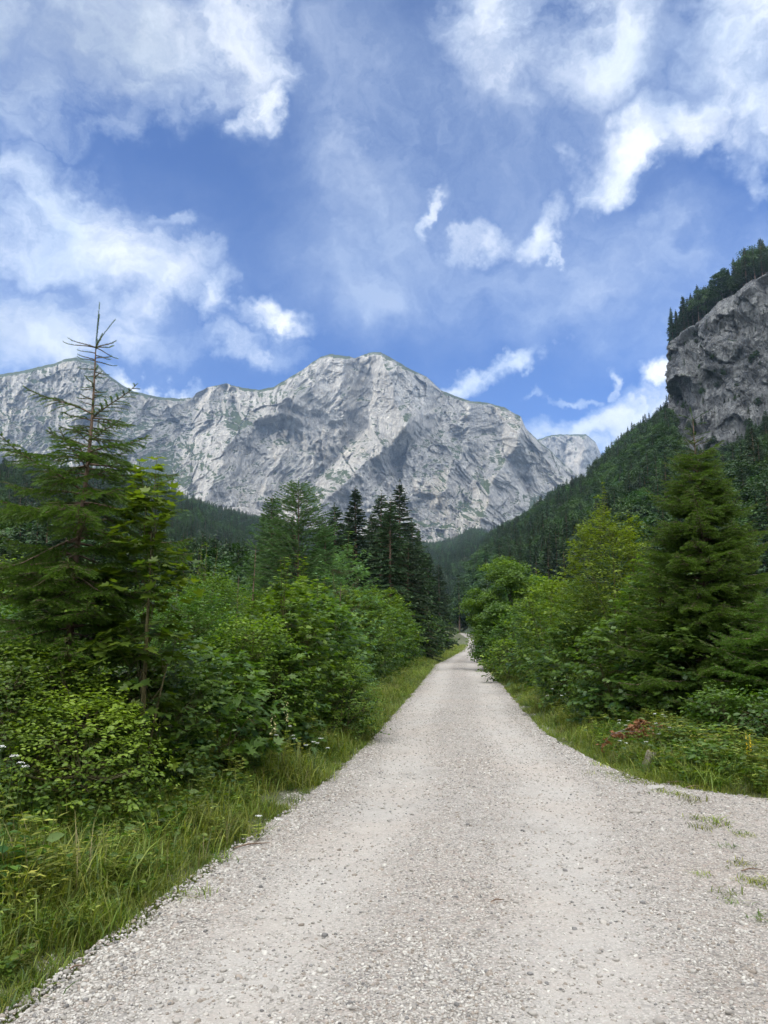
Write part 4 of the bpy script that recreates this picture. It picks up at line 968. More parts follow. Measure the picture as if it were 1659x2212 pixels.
def zone_label(zn, k, x, y, z, h):
    qx, qt = proj(x, y, z + h); kind = ('spruce', 'broadleaf tree')[k]
    if zn == 'R':
        cr = np.interp(qx, HR.c[:, 0], HR.c[:, 1]); bt_ = np.interp(qx, HEDGE[:, 0], HEDGE[:, 1]); f = (qt - cr) / max(20, bt_ - cr)
        side = 'below the grey cliff' if qx > 1440 else 'left of the cliff foot' if qx > 1270 else 'midway to the valley head' if qx > 1110 else 'close to the valley head'
        lev = 'on the crest of' if f < .10 else 'high on' if f < .38 else 'halfway up' if f < .72 else 'low on'
        return ('dark ' if k == 0 else 'round topped ') + kind + ' ' + lev + ' the right hillside ' + side
    if zn == 'L':
        side = 'behind the big left spruce' if qx < 330 else "below the mountain's left shoulder" if qx < 620 else 'seen at the valley head'
        cr = np.interp(qx, HL.c[:, 0], HL.c[:, 1]); return 'distant ' + kind + (' on the crest of' if qt - cr < 12 else ' on the upper part of' if qt - cr < 55 else ' low on') + ' the left slope ' + side
    if zn == 'F': return kind + ' in the stand behind the left bushes, ' + ('near the big left spruce' if qx < 380 else 'left of the feathery larch' if qx < 590 else 'right of the feathery larch')
    if zn == 'G': return ('dark ' if k == 0 else 'green ') + kind + (' left of' if qx < 1005 else ' right of') + ' the far bend of the road'
    face = qt > np.interp(qx, cl_px[:, 0], cl_px[:, 1]) + 4
    return ('small ' + kind + ' growing on a ledge of the grey cliff face') if face else kind + ' on top of the grey cliff' + (' at its left corner' if qx < 1500 else ' midway along its edge' if qx < 1590 else ' near the right edge of the picture')
protoroot = {}
rest = {0: [], 1: []}
for i, (x, y, z, h, k, zn) in enumerate(FT):
    lst = PC if k == 0 else PD; vi = i % len(lst)
    if i in pick:
        grp = LBL[(zn, k)][1]; lab = zone_label(zn, k, x, y, z, h); s = h / PH[k]; sc = (s * (.9 + .25 * ((i * 7) % 10) / 10), s * (.9 + .25 * ((i * 3) % 10) / 10), s); nm = 'spruce' if k == 0 else 'broadleaf_tree'
        if (k, vi) not in protoroot:
            o = put(nm, lst[vi], (x, y, z), lab, 'tree', grp, rz=i * 1.7, sc=sc); protoroot[(k, vi)] = (o, list(o.children))
        else:
            ro, kids = protoroot[(k, vi)]; copy_tree(ro, (x, y, z), i * 1.7, sc, lab, grp, kids)
    else: rest[k].append((x, y, z, i * 1.7, h / PH[k], vi))

# ------------------------------------------------------------------ scattering of uncountable stuff
def scatter(name, pts, rot, scale, idx, meshes, label, spread=None):
    """one object whose points carry copies of the given meshes (list of lists of meshes)"""
    col = bpy.data.collections.new(name + '_kinds')
    for i, ms in enumerate(meshes):
        o = bpy.data.objects.new('%s_kind_%02d' % (name, i), ms); col.objects.link(o)
    me = bpy.data.meshes.new(name); me.vertices.add(len(pts)); me.vertices.foreach_set('co', np.asarray(pts, np.float32).ravel())
    for nm, tp_, dat in (('rot', 'FLOAT_VECTOR', np.asarray(rot, np.float32)), ('scl', 'FLOAT_VECTOR', np.asarray(scale, np.float32)), ('idx', 'INT', np.asarray(idx, np.int32))):
        a = me.attributes.new(nm, tp_, 'POINT'); a.data.foreach_set('vector' if tp_ == 'FLOAT_VECTOR' else 'value', dat.ravel())
    o = bpy.data.objects.new(name, me); COL.objects.link(o); struct(o, 'stuff', label)
    ng = bpy.data.node_groups.new(name + '_points', 'GeometryNodeTree')
    ng.interface.new_socket('Geometry', in_out='INPUT', socket_type='NodeSocketGeometry'); ng.interface.new_socket('Geometry', in_out='OUTPUT', socket_type='NodeSocketGeometry')
    N = ng.nodes; L = ng.links
    gi, go = N.new('NodeGroupInput'), N.new('NodeGroupOutput'); iop = N.new('GeometryNodeInstanceOnPoints'); ci = N.new('GeometryNodeCollectionInfo')
    ci.inputs['Collection'].default_value = col; ci.inputs['Separate Children'].default_value = True; ci.inputs['Reset Children'].default_value = True
    iop.inputs['Pick Instance'].default_value = True
    def na(nm, dt):
        n = N.new('GeometryNodeInputNamedAttribute'); n.data_type = dt; n.inputs['Name'].default_value = nm; return n.outputs['Attribute']
    e2r = N.new('FunctionNodeEulerToRotation'); L.new(na('rot', 'FLOAT_VECTOR'), e2r.inputs[0])
    L.new(gi.outputs[0], iop.inputs['Points']); L.new(ci.outputs[0], iop.inputs['Instance']); L.new(na('idx', 'INT'), iop.inputs['Instance Index'])
    L.new(e2r.outputs[0], iop.inputs['Rotation']); L.new(na('scl', 'FLOAT_VECTOR'), iop.inputs['Scale']); L.new(iop.outputs[0], go.inputs[0])
    md = o.modifiers.new('points', 'NODES'); md.node_group = ng
    return o
def joined(ms):
    """trunk + crown meshes of a far tree as one mesh"""
    me = bpy.data.meshes.new('far_tree'); V = []; F = []; MI = []; A = []; n = 0; S = []
    import itertools
    for k, q in enumerate(ms):
        v = np.empty(len(q.vertices) * 3, np.float32); q.vertices.foreach_get('co', v); V.append(v.reshape(-1, 3))
        lv = np.empty(len(q.loops), np.int32); q.loops.foreach_get('vertex_index', lv); F.append(lv + n)
        ls = np.empty(len(q.polygons), np.int32); q.polygons.foreach_get('loop_total', ls); S.append(ls); MI.append(np.full(len(ls), k, np.int32))
        a = np.empty(len(q.vertices), np.float32); q.attributes['var'].data.foreach_get('value', a); A.append(a); n += len(q.vertices)
    V = np.concatenate(V); F = np.concatenate(F); S = np.concatenate(S)
    me.vertices.add(len(V)); me.vertices.foreach_set('co', V.ravel()); me.loops.add(len(F)); me.polygons.add(len(S)); me.loops.foreach_set('vertex_index', F)
    me.polygons.foreach_set('loop_start', np.concatenate([[0], np.cumsum(S)[:-1]]).astype(np.int32)); me.polygons.foreach_set('material_index', np.concatenate(MI))
    a = me.attributes.new('var', 'FLOAT', 'POINT'); a.data.foreach_set('value', np.concatenate(A)); me.update(calc_edges=True)
    for q in ms: me.materials.append(q.materials[0])
    return me
JP = [joined(m_) for m_ in PC] + [joined(m_) for m_ in PD]
allr = [(x, y, z, rz, s, vi + (0 if k == 0 else len(PC))) for k in (0, 1) for (x, y, z, rz, s, vi) in rest[k]]
A_ = np.array(allr)
scatter('forest', A_[:, :3], np.stack([A_[:, 3] * 0, A_[:, 3] * 0, A_[:, 3]], -1), np.stack([A_[:, 4]] * 3, -1), A_[:, 5], JP, 'dense mixed forest covering the slopes and the valley head')

# grass
def tuft(seed, n=46, h=.34, spread=.10, wd=.0035, lm=M_GRS, arch=.55, seeds=0):
    r = np.random.default_rng(seed); m = MB()
    for k in range(n):
        b = np.array([r.normal() * spread, r.normal() * spread, 0]); az = r.uniform(0, 2 * PI); L = h * r.uniform(.5, 1.25); a = arch * r.uniform(.3, 1.5)
        d = np.array([math.cos(az), math.sin(az), 0]); sd_ = np.array([-d[1], d[0], 0]); s = np.array([0, .35, .7, 1.])
        sp = b + d * (L * a * s[:, None] ** 1.8) + np.array([0, 0, 1.]) * (L * (s - .42 * a * s ** 2.4))[:, None]
        wv_ = wd * np.array([1, 1.1, .8, .1])[:, None] * r.uniform(.7, 1.4)
        V = np.concatenate([sp - sd_ * wv_, sp + sd_ * wv_]); m.add(V, [(0, 1, 5, 4), (1, 2, 6, 5), (2, 3, 7, 6)], np.clip(.35 + r.normal() * .22, 0, 1))
    return m.mesh('tuft', lm)
TU = [tuft(i, 60, .16 + .05 * (i % 3), .10, .0028, arch=.5 + .22 * (i % 4)) for i in range(6)] + [tuft(10 + i, 40, .15, .07, .003) for i in range(3)] + [tuft(20 + i, 9, .36, .08, .002, M_DRY, .5) for i in range(2)]
def weed(seed, h=.3, n=34, size=.035, leaf='ovate', lm=M_MAP):
    r = np.random.default_rng(seed); m = MB(); P = []; Yv = []
    for k in range(5):
        e = np.array([r.normal() * .07, r.normal() * .07, h * r.uniform(.6, 1.1)]); b = np.array([r.normal() * .03, r.normal() * .03, 0]); m.tube([b, (b + e) / 2, e], [.0025, .002, .001], 3, .4)
        s = r.uniform(.15, 1, n // 5 + 1); P.append(b + (e - b) * s[:, None]); a = r.uniform(0, 2 * PI, len(s)); Yv.append(np.stack([np.cos(a), np.sin(a), a * 0 + .15], -1))
    P = np.concatenate(P); Yv = nrm(np.concatenate(Yv)); N = nrm(np.array([0, 0, 1.]) + r.normal(size=P.shape) * .3); tv, tf = LEAF[leaf]
    m.tile(tv, tf, P, nrm(np.cross(Yv, N)), Yv, size * r.uniform(.6, 1.3, len(P)), np.clip(.4 + r.normal(size=len(P)) * .2, 0, 1)); return m.mesh('weed', lm)
WD = [weed(30, .28, 40, .045), weed(31, .18, 40, .035), weed(32, .38, 50, .05, 'slim', M_GRS), weed(33, .22, 34, .06, 'ovate', M_YEL), weed(34, .14, 50, .028, 'ovate', M_GRS)]
def verge_points(n, seed, y0, y1, side, w0, w1, ypow=1.):
    r = np.random.default_rng(seed); y = y0 * (y1 / y0) ** (r.uniform(0, 1, n) ** ypow); d = w0 + (w1 - w0) * r.uniform(0, 1, n)
    x = xl(y) - d + fbm(np.stack([y * 1.3, y * 0, y * 0], -1), 4) * .22 if side < 0 else xr(y) + d + fbm(np.stack([y * 1.3, y * 0 + 9, y * 0], -1), 4) * .22
    return x, y, d
gp = []; r = np.random.default_rng(9)
def addg(x, y, d, kinds, s0, s1, edge=.5):
    for X_, Y_, D_ in zip(x, y, d):
        cl = float(fbm(np.array([[X_ * .9, Y_ * .9, 3.]]), 3)[0])
        if cl < -.30: continue
        s = r.uniform(s0, s1) * np.clip(.35 + D_ / edge * .65, .3, 1.) * (1 + cl * .6)
        gp.append((X_, Y_, float(gz(X_, Y_)) - .01, r.normal() * .1, r.normal() * .1, r.uniform(0, 2 * PI), s * (1 + max(0, Y_ - 18) / 60.), s, r.choice(kinds)))
K0 = [0, 1, 2, 3, 4, 5, 0, 1, 2, 3, 4, 5, 6, 7, 8, 9]
addg(*verge_points(3200, 1, 2.6, 9.5, -1, -.12, 3.6, .9), K0, .65, 1.35)
addg(*verge_points(1900, 2, 9, 40, -1, -.1, 1.7), K0, .9, 1.5)
addg(*verge_points(900, 3, 35, 160, -1, -.1, 2.6), K0, 1.1, 1.7)
addg(*verge_points(1900, 4, 9.1, 40, 1, -.1, 2.2), K0, .7, 1.25)
addg(*verge_points(800, 5, 35, 160, 1, -.1, 2.4), K0, 1.0, 1.6)
n_ = 2100; yr = r.uniform(8.0, 13.2, n_); xr_ = np.maximum(xr(yr), 2.6) + r.uniform(-.1, 7.5, n_); addg(xr_, yr, xr_ - xr(yr), K0, .7, 1.2)
n_ = 420; yr = r.uniform(6.0, 9.6, n_); xq = r.uniform(2.3, 6, n_); kq = fbm(np.stack([xq * .8, yr * .8, xq * 0 + 31], -1), 3) > .12; addg(xq[kq], yr[kq], xq[kq] * 0 + .05, [6, 7, 8], .35, .7, .1)
n_ = 1500; yr = r.uniform(7.0, 10., n_); xr2 = r.uniform(2.4, 6, n_); kq = np.abs(yr - np.interp(xr2, [2.6, 3.3, 3.9, 4.1, 6], [9.9, 9.0, 8.35, 7.9, 7.4])) < .42 * r.random(n_); addg(xr2[kq], yr[kq], xr2[kq] * 0 + .1, [6, 7, 8, 0], .5, 1.0, .2)
addg(*verge_points(500, 6, 2.6, 30, -1, -.25, .12), [6, 7, 8], .5, 1.1, .1)
addg(*verge_points(350, 7, 9.1, 30, 1, -.30, .12), [6, 7, 8], .5, 1.1, .1)
G_ = np.array(gp)
scatter('grass', G_[:, :3], G_[:, 3:6], np.stack([G_[:, 6], G_[:, 6], G_[:, 7]], -1), G_[:, 8], TU, 'long green and straw coloured grass along both sides of the road')
gp = []
addg(*verge_points(3000, 11, 2.8, 12, -1, .15, 3.8), [0, 1, 2, 3, 4], .7, 1.5, .8)
addg(*verge_points(900, 12, 10, 60, -1, .2, 2.0), [0, 1, 2, 3, 4], .9, 1.6, .8)
addg(*verge_points(900, 13, 9.1, 60, 1, .2, 2.4), [0, 1, 2, 3, 4], .8, 1.5, .8)
n_ = 1300; n_ = 2600; yr = r.uniform(8.3, 13.0, n_); xr_ = np.maximum(xr(yr), 2.6) + r.uniform(.2, 7.5, n_); addg(xr_, yr, xr_ - xr(yr), [0, 1, 2, 3, 4], .8, 1.6, .8)
G_ = np.array(gp)
scatter('weeds', G_[:, :3], G_[:, 3:6], np.stack([G_[:, 6], G_[:, 6], G_[:, 7]], -1), G_[:, 8], WD, 'low leafy weeds mixed into the grass verges')

# loose stones of the road surface
M_ST = []
def stone_mat(name, c, v):
    m, t, out = mat(name); oi = t.new('ShaderNodeObjectInfo'); g = t.new('ShaderNodeTexCoord').outputs['Object']
    p = t.new('ShaderNodeBsdfPrincipled'); n = t.noise(g, 2.5, 4, .6)
    a = t.mix(oi.outputs['Random'], tuple(x * (1 - v) for x in c), tuple(min(.85, x * (1 + v)) for x in c)); a = t.mix(t.rng(n, .3, .7, 0, .35), a, tuple(x * .6 for x in c))
    t.l.new(a, p.inputs['Base Color']); p.inputs['Roughness'].default_value = .85; p.inputs['Specular IOR Level'].default_value = .25; t.l.new(p.outputs[0], out.inputs[0]); return m
SM = [stone_mat('white_stone', (.41, .388, .352), .25), stone_mat('white_stone_b', (.31, .287, .257), .28), stone_mat('beige_stone', (.25, .215, .18), .25), stone_mat('grey_stone', (.17, .162, .155), .3)]
ST = []
for i, mi in enumerate((0, 0, 1, 1, 0, 2, 1, 2, 3, 0, 1, 0)):
    c_, f_ = boulder_mesh(700 + i, 9, .5, 2 if i % 3 else 2); mm = MB(); mm.add(c_ * np.array([1, .8, .55]), f_); ST.append(mm.mesh('stone', SM[mi], False))
r = np.random.default_rng(12); sp_ = []
def stones(n, y0, y1, x0, x1, s0, s1, keep=True):
    y = y0 * (y1 / y0) ** r.uniform(0, 1, n); x = x0(y) + (x1(y) - x0(y)) * r.uniform(0, 1, n)
    tk = track(x, y); cl = fbm(np.stack([x * 1.2, y * 1.2, x * 0 + 2], -1), 3)
    k = (r.uniform(0, 1, n) > tk * .62 * keep) & (r.uniform(-.45, .6, n) < cl + .25); x, y = x[k], y[k]; n = len(x)
    s = s0 * (s1 / s0) ** (r.uniform(0, 1, n) ** 2.0)
    z = rz_(x, y); out_ = (x < xl(y)) | (x > xr(y)); z = np.where(out_, gz(x, y), z)
    sp_.append(np.stack([x, y, z + s * .12, r.normal(size=n) * .25, r.normal(size=n) * .25, r.uniform(0, 6.28, n), s, s, s, r.integers(0, len(ST), n)], -1))
lf = lambda y: np.maximum(xl(y) - .12, -.52 * y - .3); rf = lambda y: np.minimum(xr(y) + .1, .52 * y + .3)
stones(62000, 3.2, 7.5, lf, rf, .0045, .014)
stones(34000, 7.5, 19, lf, rf, .008, .018)
stones(9000, 17, 30, lf, rf, .010, .020)
stones(5000, 26, 60, lf, rf, .014, .026)
stones(8000, 3.2, 14, lambda y: xl(y) - .25, lambda y: xl(y) + .4, .008, .021, False)
stones(1500, 3.2, 16, lf, rf, .014, .028, False)
stones(3000, 9, 20, lambda y: xr(y) - .35, lambda y: xr(y) + .25, .010, .028, False)
stones(2500, 3.2, 4.6, lambda y: -.7 + 0 * y, lambda y: .45 + 0 * y, .006, .015, False)
G_ = np.concatenate(sp_)
scatter('gravel', G_[:, :3], G_[:, 3:6], G_[:, 6:9], G_[:, 9], ST, 'loose white and grey limestone gravel on the road')

# ------------------------------------------------------------------ small single things
def at_ground(px_, py_):
    r_ = ray(px_, py_); s = -CAMZ / r_[2]; return np.array([r_[0] * s, r_[1] * s, 0])
for i, (px_, py_, s, mi, lab) in enumerate(((1418, 1704, .11, 0, 'flat white stone slab at the edge of the turnout below the grass'), (1372, 1756, .07, 1, 'flat pale stone lying on the gravel below the white slab'),
        (1390, 1954, .026, 3, 'dark grey pebble alone on the right wheel track'), (1240, 2008, .02, 3, 'small dark pebble left of the dark grey pebble'), (910, 2000, .02, 3, 'small grey pebble on the left wheel track'),
        (826, 1748, .03, 1, 'pale stone on the road at the left track farther up'), (560, 1985, .025, 0, 'white stone on the left part of the road'), (1010, 1790, .024, 3, 'dark pebble in the middle of the road'))):
    c_, f_ = boulder_mesh(900 + i, 8, .4, 3); mm = MB(); mm.add(c_ * np.array([1, .75, .35 if s > .05 else .6]), f_); o = mm.obj('stone', SM[mi]); p_ = at_ground(px_, py_)
    o.location = (p_[0], p_[1], float(rz_(p_[0], p_[1])) + s * .1); o.scale = (s,) * 3; o.rotation_euler = (0, 0, i); tag(o, lab, 'stone')
# grass tufts growing in the gravel turnout
T1 = [tuft(60 + i, 30, .075, .06, .0026, M_GRS, 1.1) for i in range(4)]
tl = [(1335, 1672), (1352, 1690), (1400, 1695), (1428, 1712), (1485, 1700), (1478, 1722), (1500, 1732), (1512, 1770), (1545, 1776), (1560, 1782), (1520, 1790), (1598, 1800), (1610, 1806), (1570, 1830), (1512, 1890), (1600, 1870), (1620, 1905), (1640, 1915), (1575, 1935), (1585, 1950), (1655, 1905), (1658, 1985), (1300, 1655), (1452, 1715), (1380, 1678)]
PR = {}
for i, (px_, py_) in enumerate(tl):
    p_ = at_ground(px_, py_); s = (.7 + .7 * random.random()) * (1.1 if py_ < 1800 else .75)
    o = bpy.data.objects.new('grass_tuft', T1[i % 4]); COL.objects.link(o); o.location = (p_[0], p_[1], float(rz_(p_[0], p_[1])) - .005); o.scale = (s, s, s * .8); o.rotation_euler = (0, 0, i * 2.1)
    tag(o, 'small grass tuft growing out of the gravel on the right', 'grass tuft', 'grass tufts in the gravel')
tl2 = [(412, 1938), (486, 1858), (640, 1968 - 240), (40, 2165), (560, 1800), (1480, 2080 - 40)]
for i, (px_, py_) in enumerate(tl2[:5]):
    p_ = at_ground(px_, py_); o = bpy.data.objects.new('grass_tuft', T1[i % 4]); COL.objects.link(o); o.location = (p_[0], p_[1], float(rz_(p_[0], p_[1])) - .005); o.scale = (1.2,) * 3; o.rotation_euler = (0, 0, i)
    tag(o, 'grass tuft at the left edge of the gravel', 'grass tuft', 'grass tufts on the left gravel edge')

M_WHITE = flat_mat('white_petals', (.78, .78, .74), .6, .05); M_YELP = flat_mat('yellow_petals', (.80, .62, .05), .6, .1); M_CREAM = flat_mat('cream_petals', (.78, .72, .42), .6, .08); M_STEM = flat_mat('green_stem', (.07, .13, .03), .6, .2)
def umbel_plant(seed, h=.6, heads=3):
    r = np.random.default_rng(seed); st = MB(); fl = MB(); lv = MB()
    for k in range(heads):
        e = np.array([r.normal() * .09, r.normal() * .09, h * r.uniform(.8, 1.05)]); st.tube([[0, 0, 0], e * .5 + [.01, 0, 0], e], [.003, .0025, .002], 4)
        n = 70; a = r.uniform(0, 2 * PI, n); q = np.sqrt(r.uniform(0, 1, n)) * .026; P = e + np.stack([np.cos(a) * q, np.sin(a) * q, .02 - q * q * 8 + r.normal(size=n) * .002], -1)
        for j in range(8): st.tube([e - [0, 0, .01], e + [math.cos(j * .8) * .025, math.sin(j * .8) * .025, .016]], [.0012, .0008], 3)
        Yv = nrm(np.stack([np.cos(a * 3), np.sin(a * 3), a * 0], -1)); N = nrm(np.array([0, 0, 1.]) + r.normal(size=(n, 3)) * .2); fl.tile(LEAF['quad'][0], QUAD_F, P, nrm(np.cross(Yv, N)), Yv, .009)
    n = 26; P = np.stack([r.normal(size=n) * .03, r.normal(size=n) * .03, r.uniform(.1, .75, n) * h], -1); a = r.uniform(0, 2 * PI, n); Yv = nrm(np.stack([np.cos(a), np.sin(a), a * 0 + .3], -1)); N = nrm(np.array([0, 0, 1.]) + r.normal(size=(n, 3)) * .3)
    lv.tile(SLIM, QUAD_F, P, nrm(np.cross(Yv, N)), Yv, .07); return st.mesh('stem', M_STEM, True), lv.mesh('leaves', M_GRS), fl.mesh('flower_head', M_WHITE)
UM = [umbel_plant(80, .62, 3), umbel_plant(81, .5, 4), umbel_plant(82, .42, 2)]
for i, (px_, py_, Y, lab) in enumerate(((55, 1612, 5.9, 'white flowering plant at the far left under the spruce'), (22, 1632, 5.7, 'second white flower head at the left edge just below the first'), (630, 1578, 9.4, 'white umbel flowers in the long grass beside the foxgloves'),
        (655, 1580, 9.6, 'white umbel flower right next to the one beside the foxgloves'), (680, 1608, 9.3, 'lower white umbel in the grass near the left road edge'), (1188, 1494, 15.3, 'white umbel flowers at the right verge under the hedge'), (1200, 1490, 15.6, 'white umbel just right of the one under the right hedge'),
        (1418, 1548, 11.4, 'small white flower beside the brown dead branch'), (1440, 1578, 10.6, 'white daisy like flower right of the brown dead branch'), (1357, 1595, 10.4, 'white umbel low in the grass below the brown dead branch'), (1335, 1560, 11.5, 'small white umbel left of the brown dead branch'), (565, 1665 + 100, 6.6, 'tiny white flower deep in the left grass'))):
    z = topz(px_, py_, Y); me = UM[i % 3]; hh = (.62, .5, .42)[i % 3]; s = max(.35, z / hh)
    root = thing('white_flower', (gx(px_, Y), Y, 0), lab, 'flower', 'white umbel flowers on the verges', i * 1.1); root.scale = (1, 1, s)
    for nm, q in zip(('stem', 'leaf_cluster', 'flower_head'), me): o = bpy.data.objects.new(nm, q); COL.objects.link(o); o.parent = root
def spike(seed, h, fm, n=34, lo=.6, rad=.012, fs=.02, droop=True):
    r = np.random.default_rng(seed); st = MB(); fl = MB(); lv = MB(); st.tube([[0, 0, 0], [.01, 0, h * .5], [0, .01, h]], [.006, .004, .002], 5)
    z = np.linspace(lo * h, h * .97, n); a = r.uniform(0, 2 * PI, n); P = np.stack([np.cos(a) * rad, np.sin(a) * rad, z], -1); Yv = nrm(np.stack([np.cos(a), np.sin(a), a * 0 + (-.6 if droop else .2)], -1)); N = rand_perp(Yv, r, n)
    for q in range(3): fl.tile(LEAF['quad'][0], QUAD_F, P, nrm(np.cross(Yv, N)) if q != 1 else N, Yv, fs * (1.1 - .5 * (z - z[0]) / (z[-1] - z[0])))
    n = 22; P = np.stack([np.zeros(n), np.zeros(n), r.uniform(.02, lo, n) * h], -1); a = r.uniform(0, 2 * PI, n); Yv = nrm(np.stack([np.cos(a), np.sin(a), a * 0 + .35], -1)); N = nrm(np.array([0, 0, 1.]) + r.normal(size=(n, 3)) * .2)
    lv.tile(OVATE, OVATE_F, P, nrm(np.cross(Yv, N)), Yv, .11 * (1.2 - P[:, 2] / h)); return st.mesh('stem', M_STEM, True), lv.mesh('leaves', M_GRS), fl.mesh('flower_spike', fm)
for i, (px_, py_, Y, fm, lab, nm_) in enumerate(((1600, 1582, 9.3, M_YELP, 'yellow flower spike of a mullein at the right edge', 'mullein'), (621, 1510, 10.2, M_CREAM, 'tall pale yellow foxglove spike left of the tiered maple', 'foxglove'), (594, 1538, 9.6, M_CREAM, 'shorter pale foxglove to the left of the tall one', 'foxglove'),
        (721, 1478, 13.4, M_CREAM, 'pale foxglove spike farther along the left verge', 'foxglove'), (782, 1520, 14.2, M_CREAM, 'small pale foxglove nearest the road on the left verge', 'foxglove'))):
    h = topz(px_, py_, Y); me = spike(90 + i, h, fm, 46 if i == 0 else 20, .55 if i == 0 else .68, .014 if i == 0 else .014, .024 if i == 0 else .034, i > 0)
    root = thing(nm_, (gx(px_, Y), Y, 0), lab, 'flower')
    for nm, q in zip(('stem', 'leaf_cluster', 'flower_spike'), me): o = bpy.data.objects.new(nm, q); COL.objects.link(o); o.parent = root
# brown dead branch, stump, fern, twigs
def dead_branch():
    r = np.random.default_rng(99); wd = MB(); lf_ = MB(); P = []; Yv = []
    main = np.array([[.55, .25, .10], [.3, .1, .30], [0, 0, .36], [-.25, -.05, .30], [-.5, -.12, .20]]); wd.tube(main, np.linspace(.010, .004, 5), 5)
    for k in range(16):
        q = r.uniform(0, 4); i = min(int(q), 3); b = main[i] + (main[i + 1] - main[i]) * (q - i); e = b + r.normal(size=3) * np.array([.14, .10, .09]) + [-.05, -.05, -.04]; wd.tube([b, e], [.004, .002], 3)
        n = 14; s = r.uniform(.3, 1.1, n); P.append(b + (e - b) * s[:, None] + r.normal(size=(n, 3)) * .02); v_ = r.normal(size=(n, 3)); v_[:, 2] -= 1.1; Yv.append(v_)
    P = np.concatenate(P); Yv = nrm(np.concatenate(Yv)); tv = np.array(MAPLE) * np.array([.75, 1, 3.5]); lf_.tile(tv, MAPLE_F, P, rand_perp(Yv, r, len(P)), Yv, .075 * r.uniform(.6, 1.2, len(P)), r.uniform(0, 1, len(P)))
    return wd.mesh('branch', M_BARKG, True), lf_.mesh('dead_foliage', M_DEAD)
put('dead_branch', dead_branch(), (gx(1392, 11.2), 11.2, .15), 'fallen branch with curled brown dead leaves on the right verge', 'branch', names=('branch', 'dead_foliage'), sc=(1.15, 1, .85))
mm = MB(); n = 24; an = np.linspace(0, 2 * PI, n, endpoint=False); rr_ = 1 + .18 * np.sin(an * 5) + .1 * np.sin(an * 9 + 1); rows = []
for hz2, k in ((-.05, 1.5), (.03, 1.15), (.12, .95), (.20, .9)): rows.append(np.stack([np.cos(an) * rr_ * k * .09, np.sin(an) * rr_ * k * .09, np.full(n, hz2) + (.04 * np.sin(an * 3) if hz2 > .15 else 0)], -1))
rows.append(rows[-1] * np.array([.05, .05, 1]) - [0, 0, .02]); Pq = np.array(rows); ii = (np.arange(4)[:, None] * n + np.arange(n)[None]); kk2 = (np.arange(4)[:, None] * n + (np.arange(n)[None] + 1) % n)
mm.add(Pq.reshape(-1, 3), np.stack([ii, kk2, kk2 + n, ii + n], -1).reshape(-1, 4)); o = mm.obj('tree_stump', bark_mat('weathered_wood', (.10, .085, .065), (.25, .22, .18), 25)); p_ = at_ground(1399, 1664); o.location = (p_[0], p_[1], .01); o.rotation_euler = (.2, .25, 0); o.scale = (.65, .65, 1.0)
tag(o, 'weathered grey stump half hidden in the grass at the turnout', 'stump')
def fern(seed, n=7, L=.7):
    r = np.random.default_rng(seed); m = MB(); st = MB()
    for k in range(n):
        az = k * 2 * PI / n + r.normal() * .2; d = np.array([math.cos(az), math.sin(az), 0]); s = np.linspace(0, 1, 26); ln = L * r.uniform(.7, 1.1)
        P = d * (ln * s[:, None]) * .75 + np.array([0, 0, 1.]) * (ln * (1.1 * s - .75 * s * s))[:, None]; st.tube(P, np.linspace(.004, .001, 26), 3)
        T_ = nrm(np.gradient(P, axis=0)); sd_ = np.array([-d[1], d[0], 0]); sz = .17 * np.sin(np.clip(s * 1.05 + .08, 0, 1) * PI) ** .7 + .01
        for q in (-1, 1):
            Yv = nrm(sd_ * q + T_ * .35 + [0, 0, -.1]); m.tile(np.array(SLIM) * [1.0, 1, 1], QUAD_F, P[2:], nrm(np.cross(Yv, np.cross(T_, sd_ * q)))[2:], Yv[2:], sz[2:] * ln, .55)
    return st.mesh('stalk', M_STEM, True), m.mesh('frond', M_MAP)
put('fern', fern(3), gl(1632, 11.9), 'green fern in the dark gap under the right spruce', 'fern', names=('stalk', 'frond'), sc=1.2)
put('fern', fern(4), gl(1470, 12.2), 'small fern at the foot of the blue green maple bush', 'fern', names=('stalk', 'frond'), sc=.7)
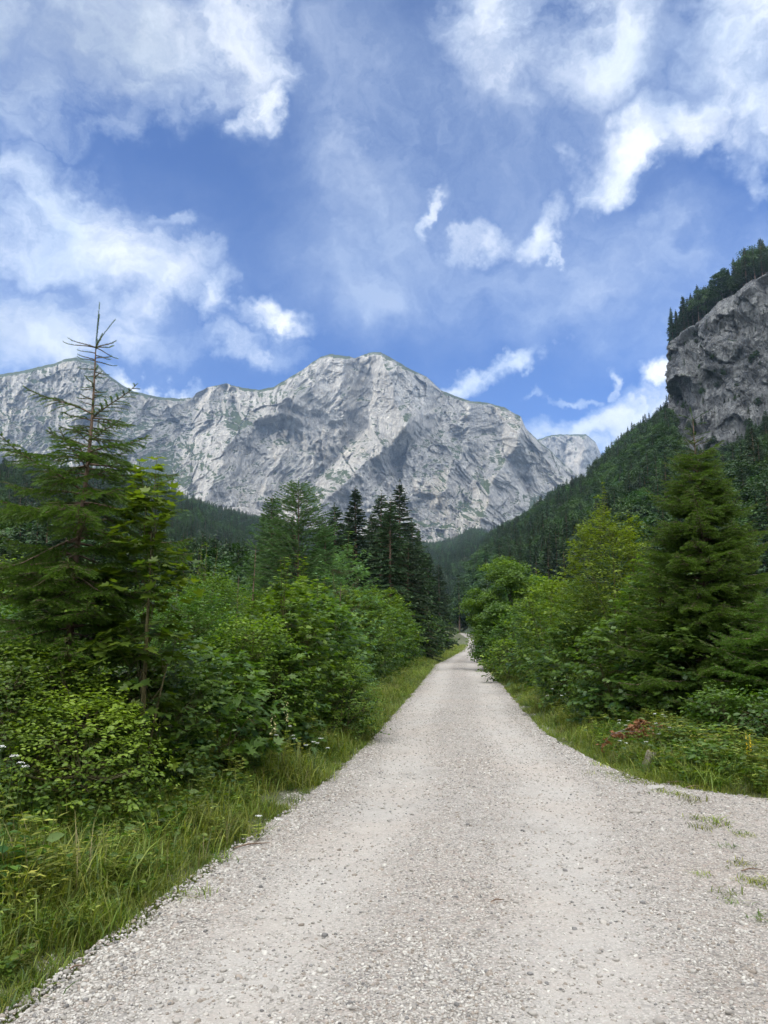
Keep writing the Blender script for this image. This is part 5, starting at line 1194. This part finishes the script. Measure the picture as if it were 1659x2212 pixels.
for i, (px_, py_, L, a, lab) in enumerate(((1625, 1885, .16, .1, 'thin dead twig on the gravel at the right edge'), (1075, 1960, .09, .3, 'tiny thin twig lying on the road'), (165, 2098, .08, .6, 'short dark twig on the gravel at lower left'), (545, 1830, .3, .5, 'dark bent twig at the edge of the left grass'), (1470, 1694, .3, -.2, 'dark stick lying at the grass edge of the turnout'), (1500, 1702, .22, .3, 'second dark stick beside the one at the turnout edge'))):
    p_ = at_ground(px_, py_); mm = MB(); mm.tube([[-L / 2, 0, 0], [-.1 * L, .06 * L, .012], [L / 2, 0, .004]], [.003 + L * .01, .004 + L * .012, .002], 5); mm.tube([[0, .04 * L, .01], [.25 * L, .22 * L, .015]], [.003, .0015], 4)
    o = mm.obj('twig', M_BARK); o.location = (p_[0], p_[1], float(rz_(p_[0], p_[1])) + .012); o.rotation_euler = (0, 0, a); tag(o, lab, 'twig')
# dark clods at the turnout edge and cones in the spruce
mm = MB(); c_, f_ = boulder_mesh(44, 3, .2, 2); mm.add(c_ * np.array([.017, .017, .055]), f_); o = mm.obj('spruce_cone', M_BARK, smooth=True); p_ = at(192, 1065, 7.75); o.location = p_; tag(o, 'brown cone hanging in the big left spruce', 'cone')

# ------------------------------------------------------------------ haze
mh, t, out = mat('haze_air'); pv = t.new('ShaderNodeVolumePrincipled'); pv.inputs['Color'].default_value = (.50, .70, 1.0, 1); pv.inputs['Density'].default_value = .00007; pv.inputs['Anisotropy'].default_value = .2
t.l.new(pv.outputs[0], out.inputs['Volume'])
hb = MB(); X0, X1, Yn, Yf, Z0, Z1 = -6200, 6200, -4200, 9200, -60, 1320
hb.add([(X0, Yn, Z0), (X1, Yn, Z0), (X1, Yf, Z0), (X0, Yf, Z0), (X0, Yn, Z1), (X1, Yn, Z1), (X1, Yf, Z1), (X0, Yf, Z1)], [(0, 3, 2, 1), (4, 5, 6, 7), (0, 1, 5, 4), (1, 2, 6, 5), (2, 3, 7, 6), (3, 0, 4, 7)])
o = hb.obj('haze', mh); struct(o, 'stuff', 'thin blue haze in the valley air')
print('forest', len(FT), 'picked', len(pick), 'tris', sum(len(m_.polygons) for m_ in bpy.data.meshes))
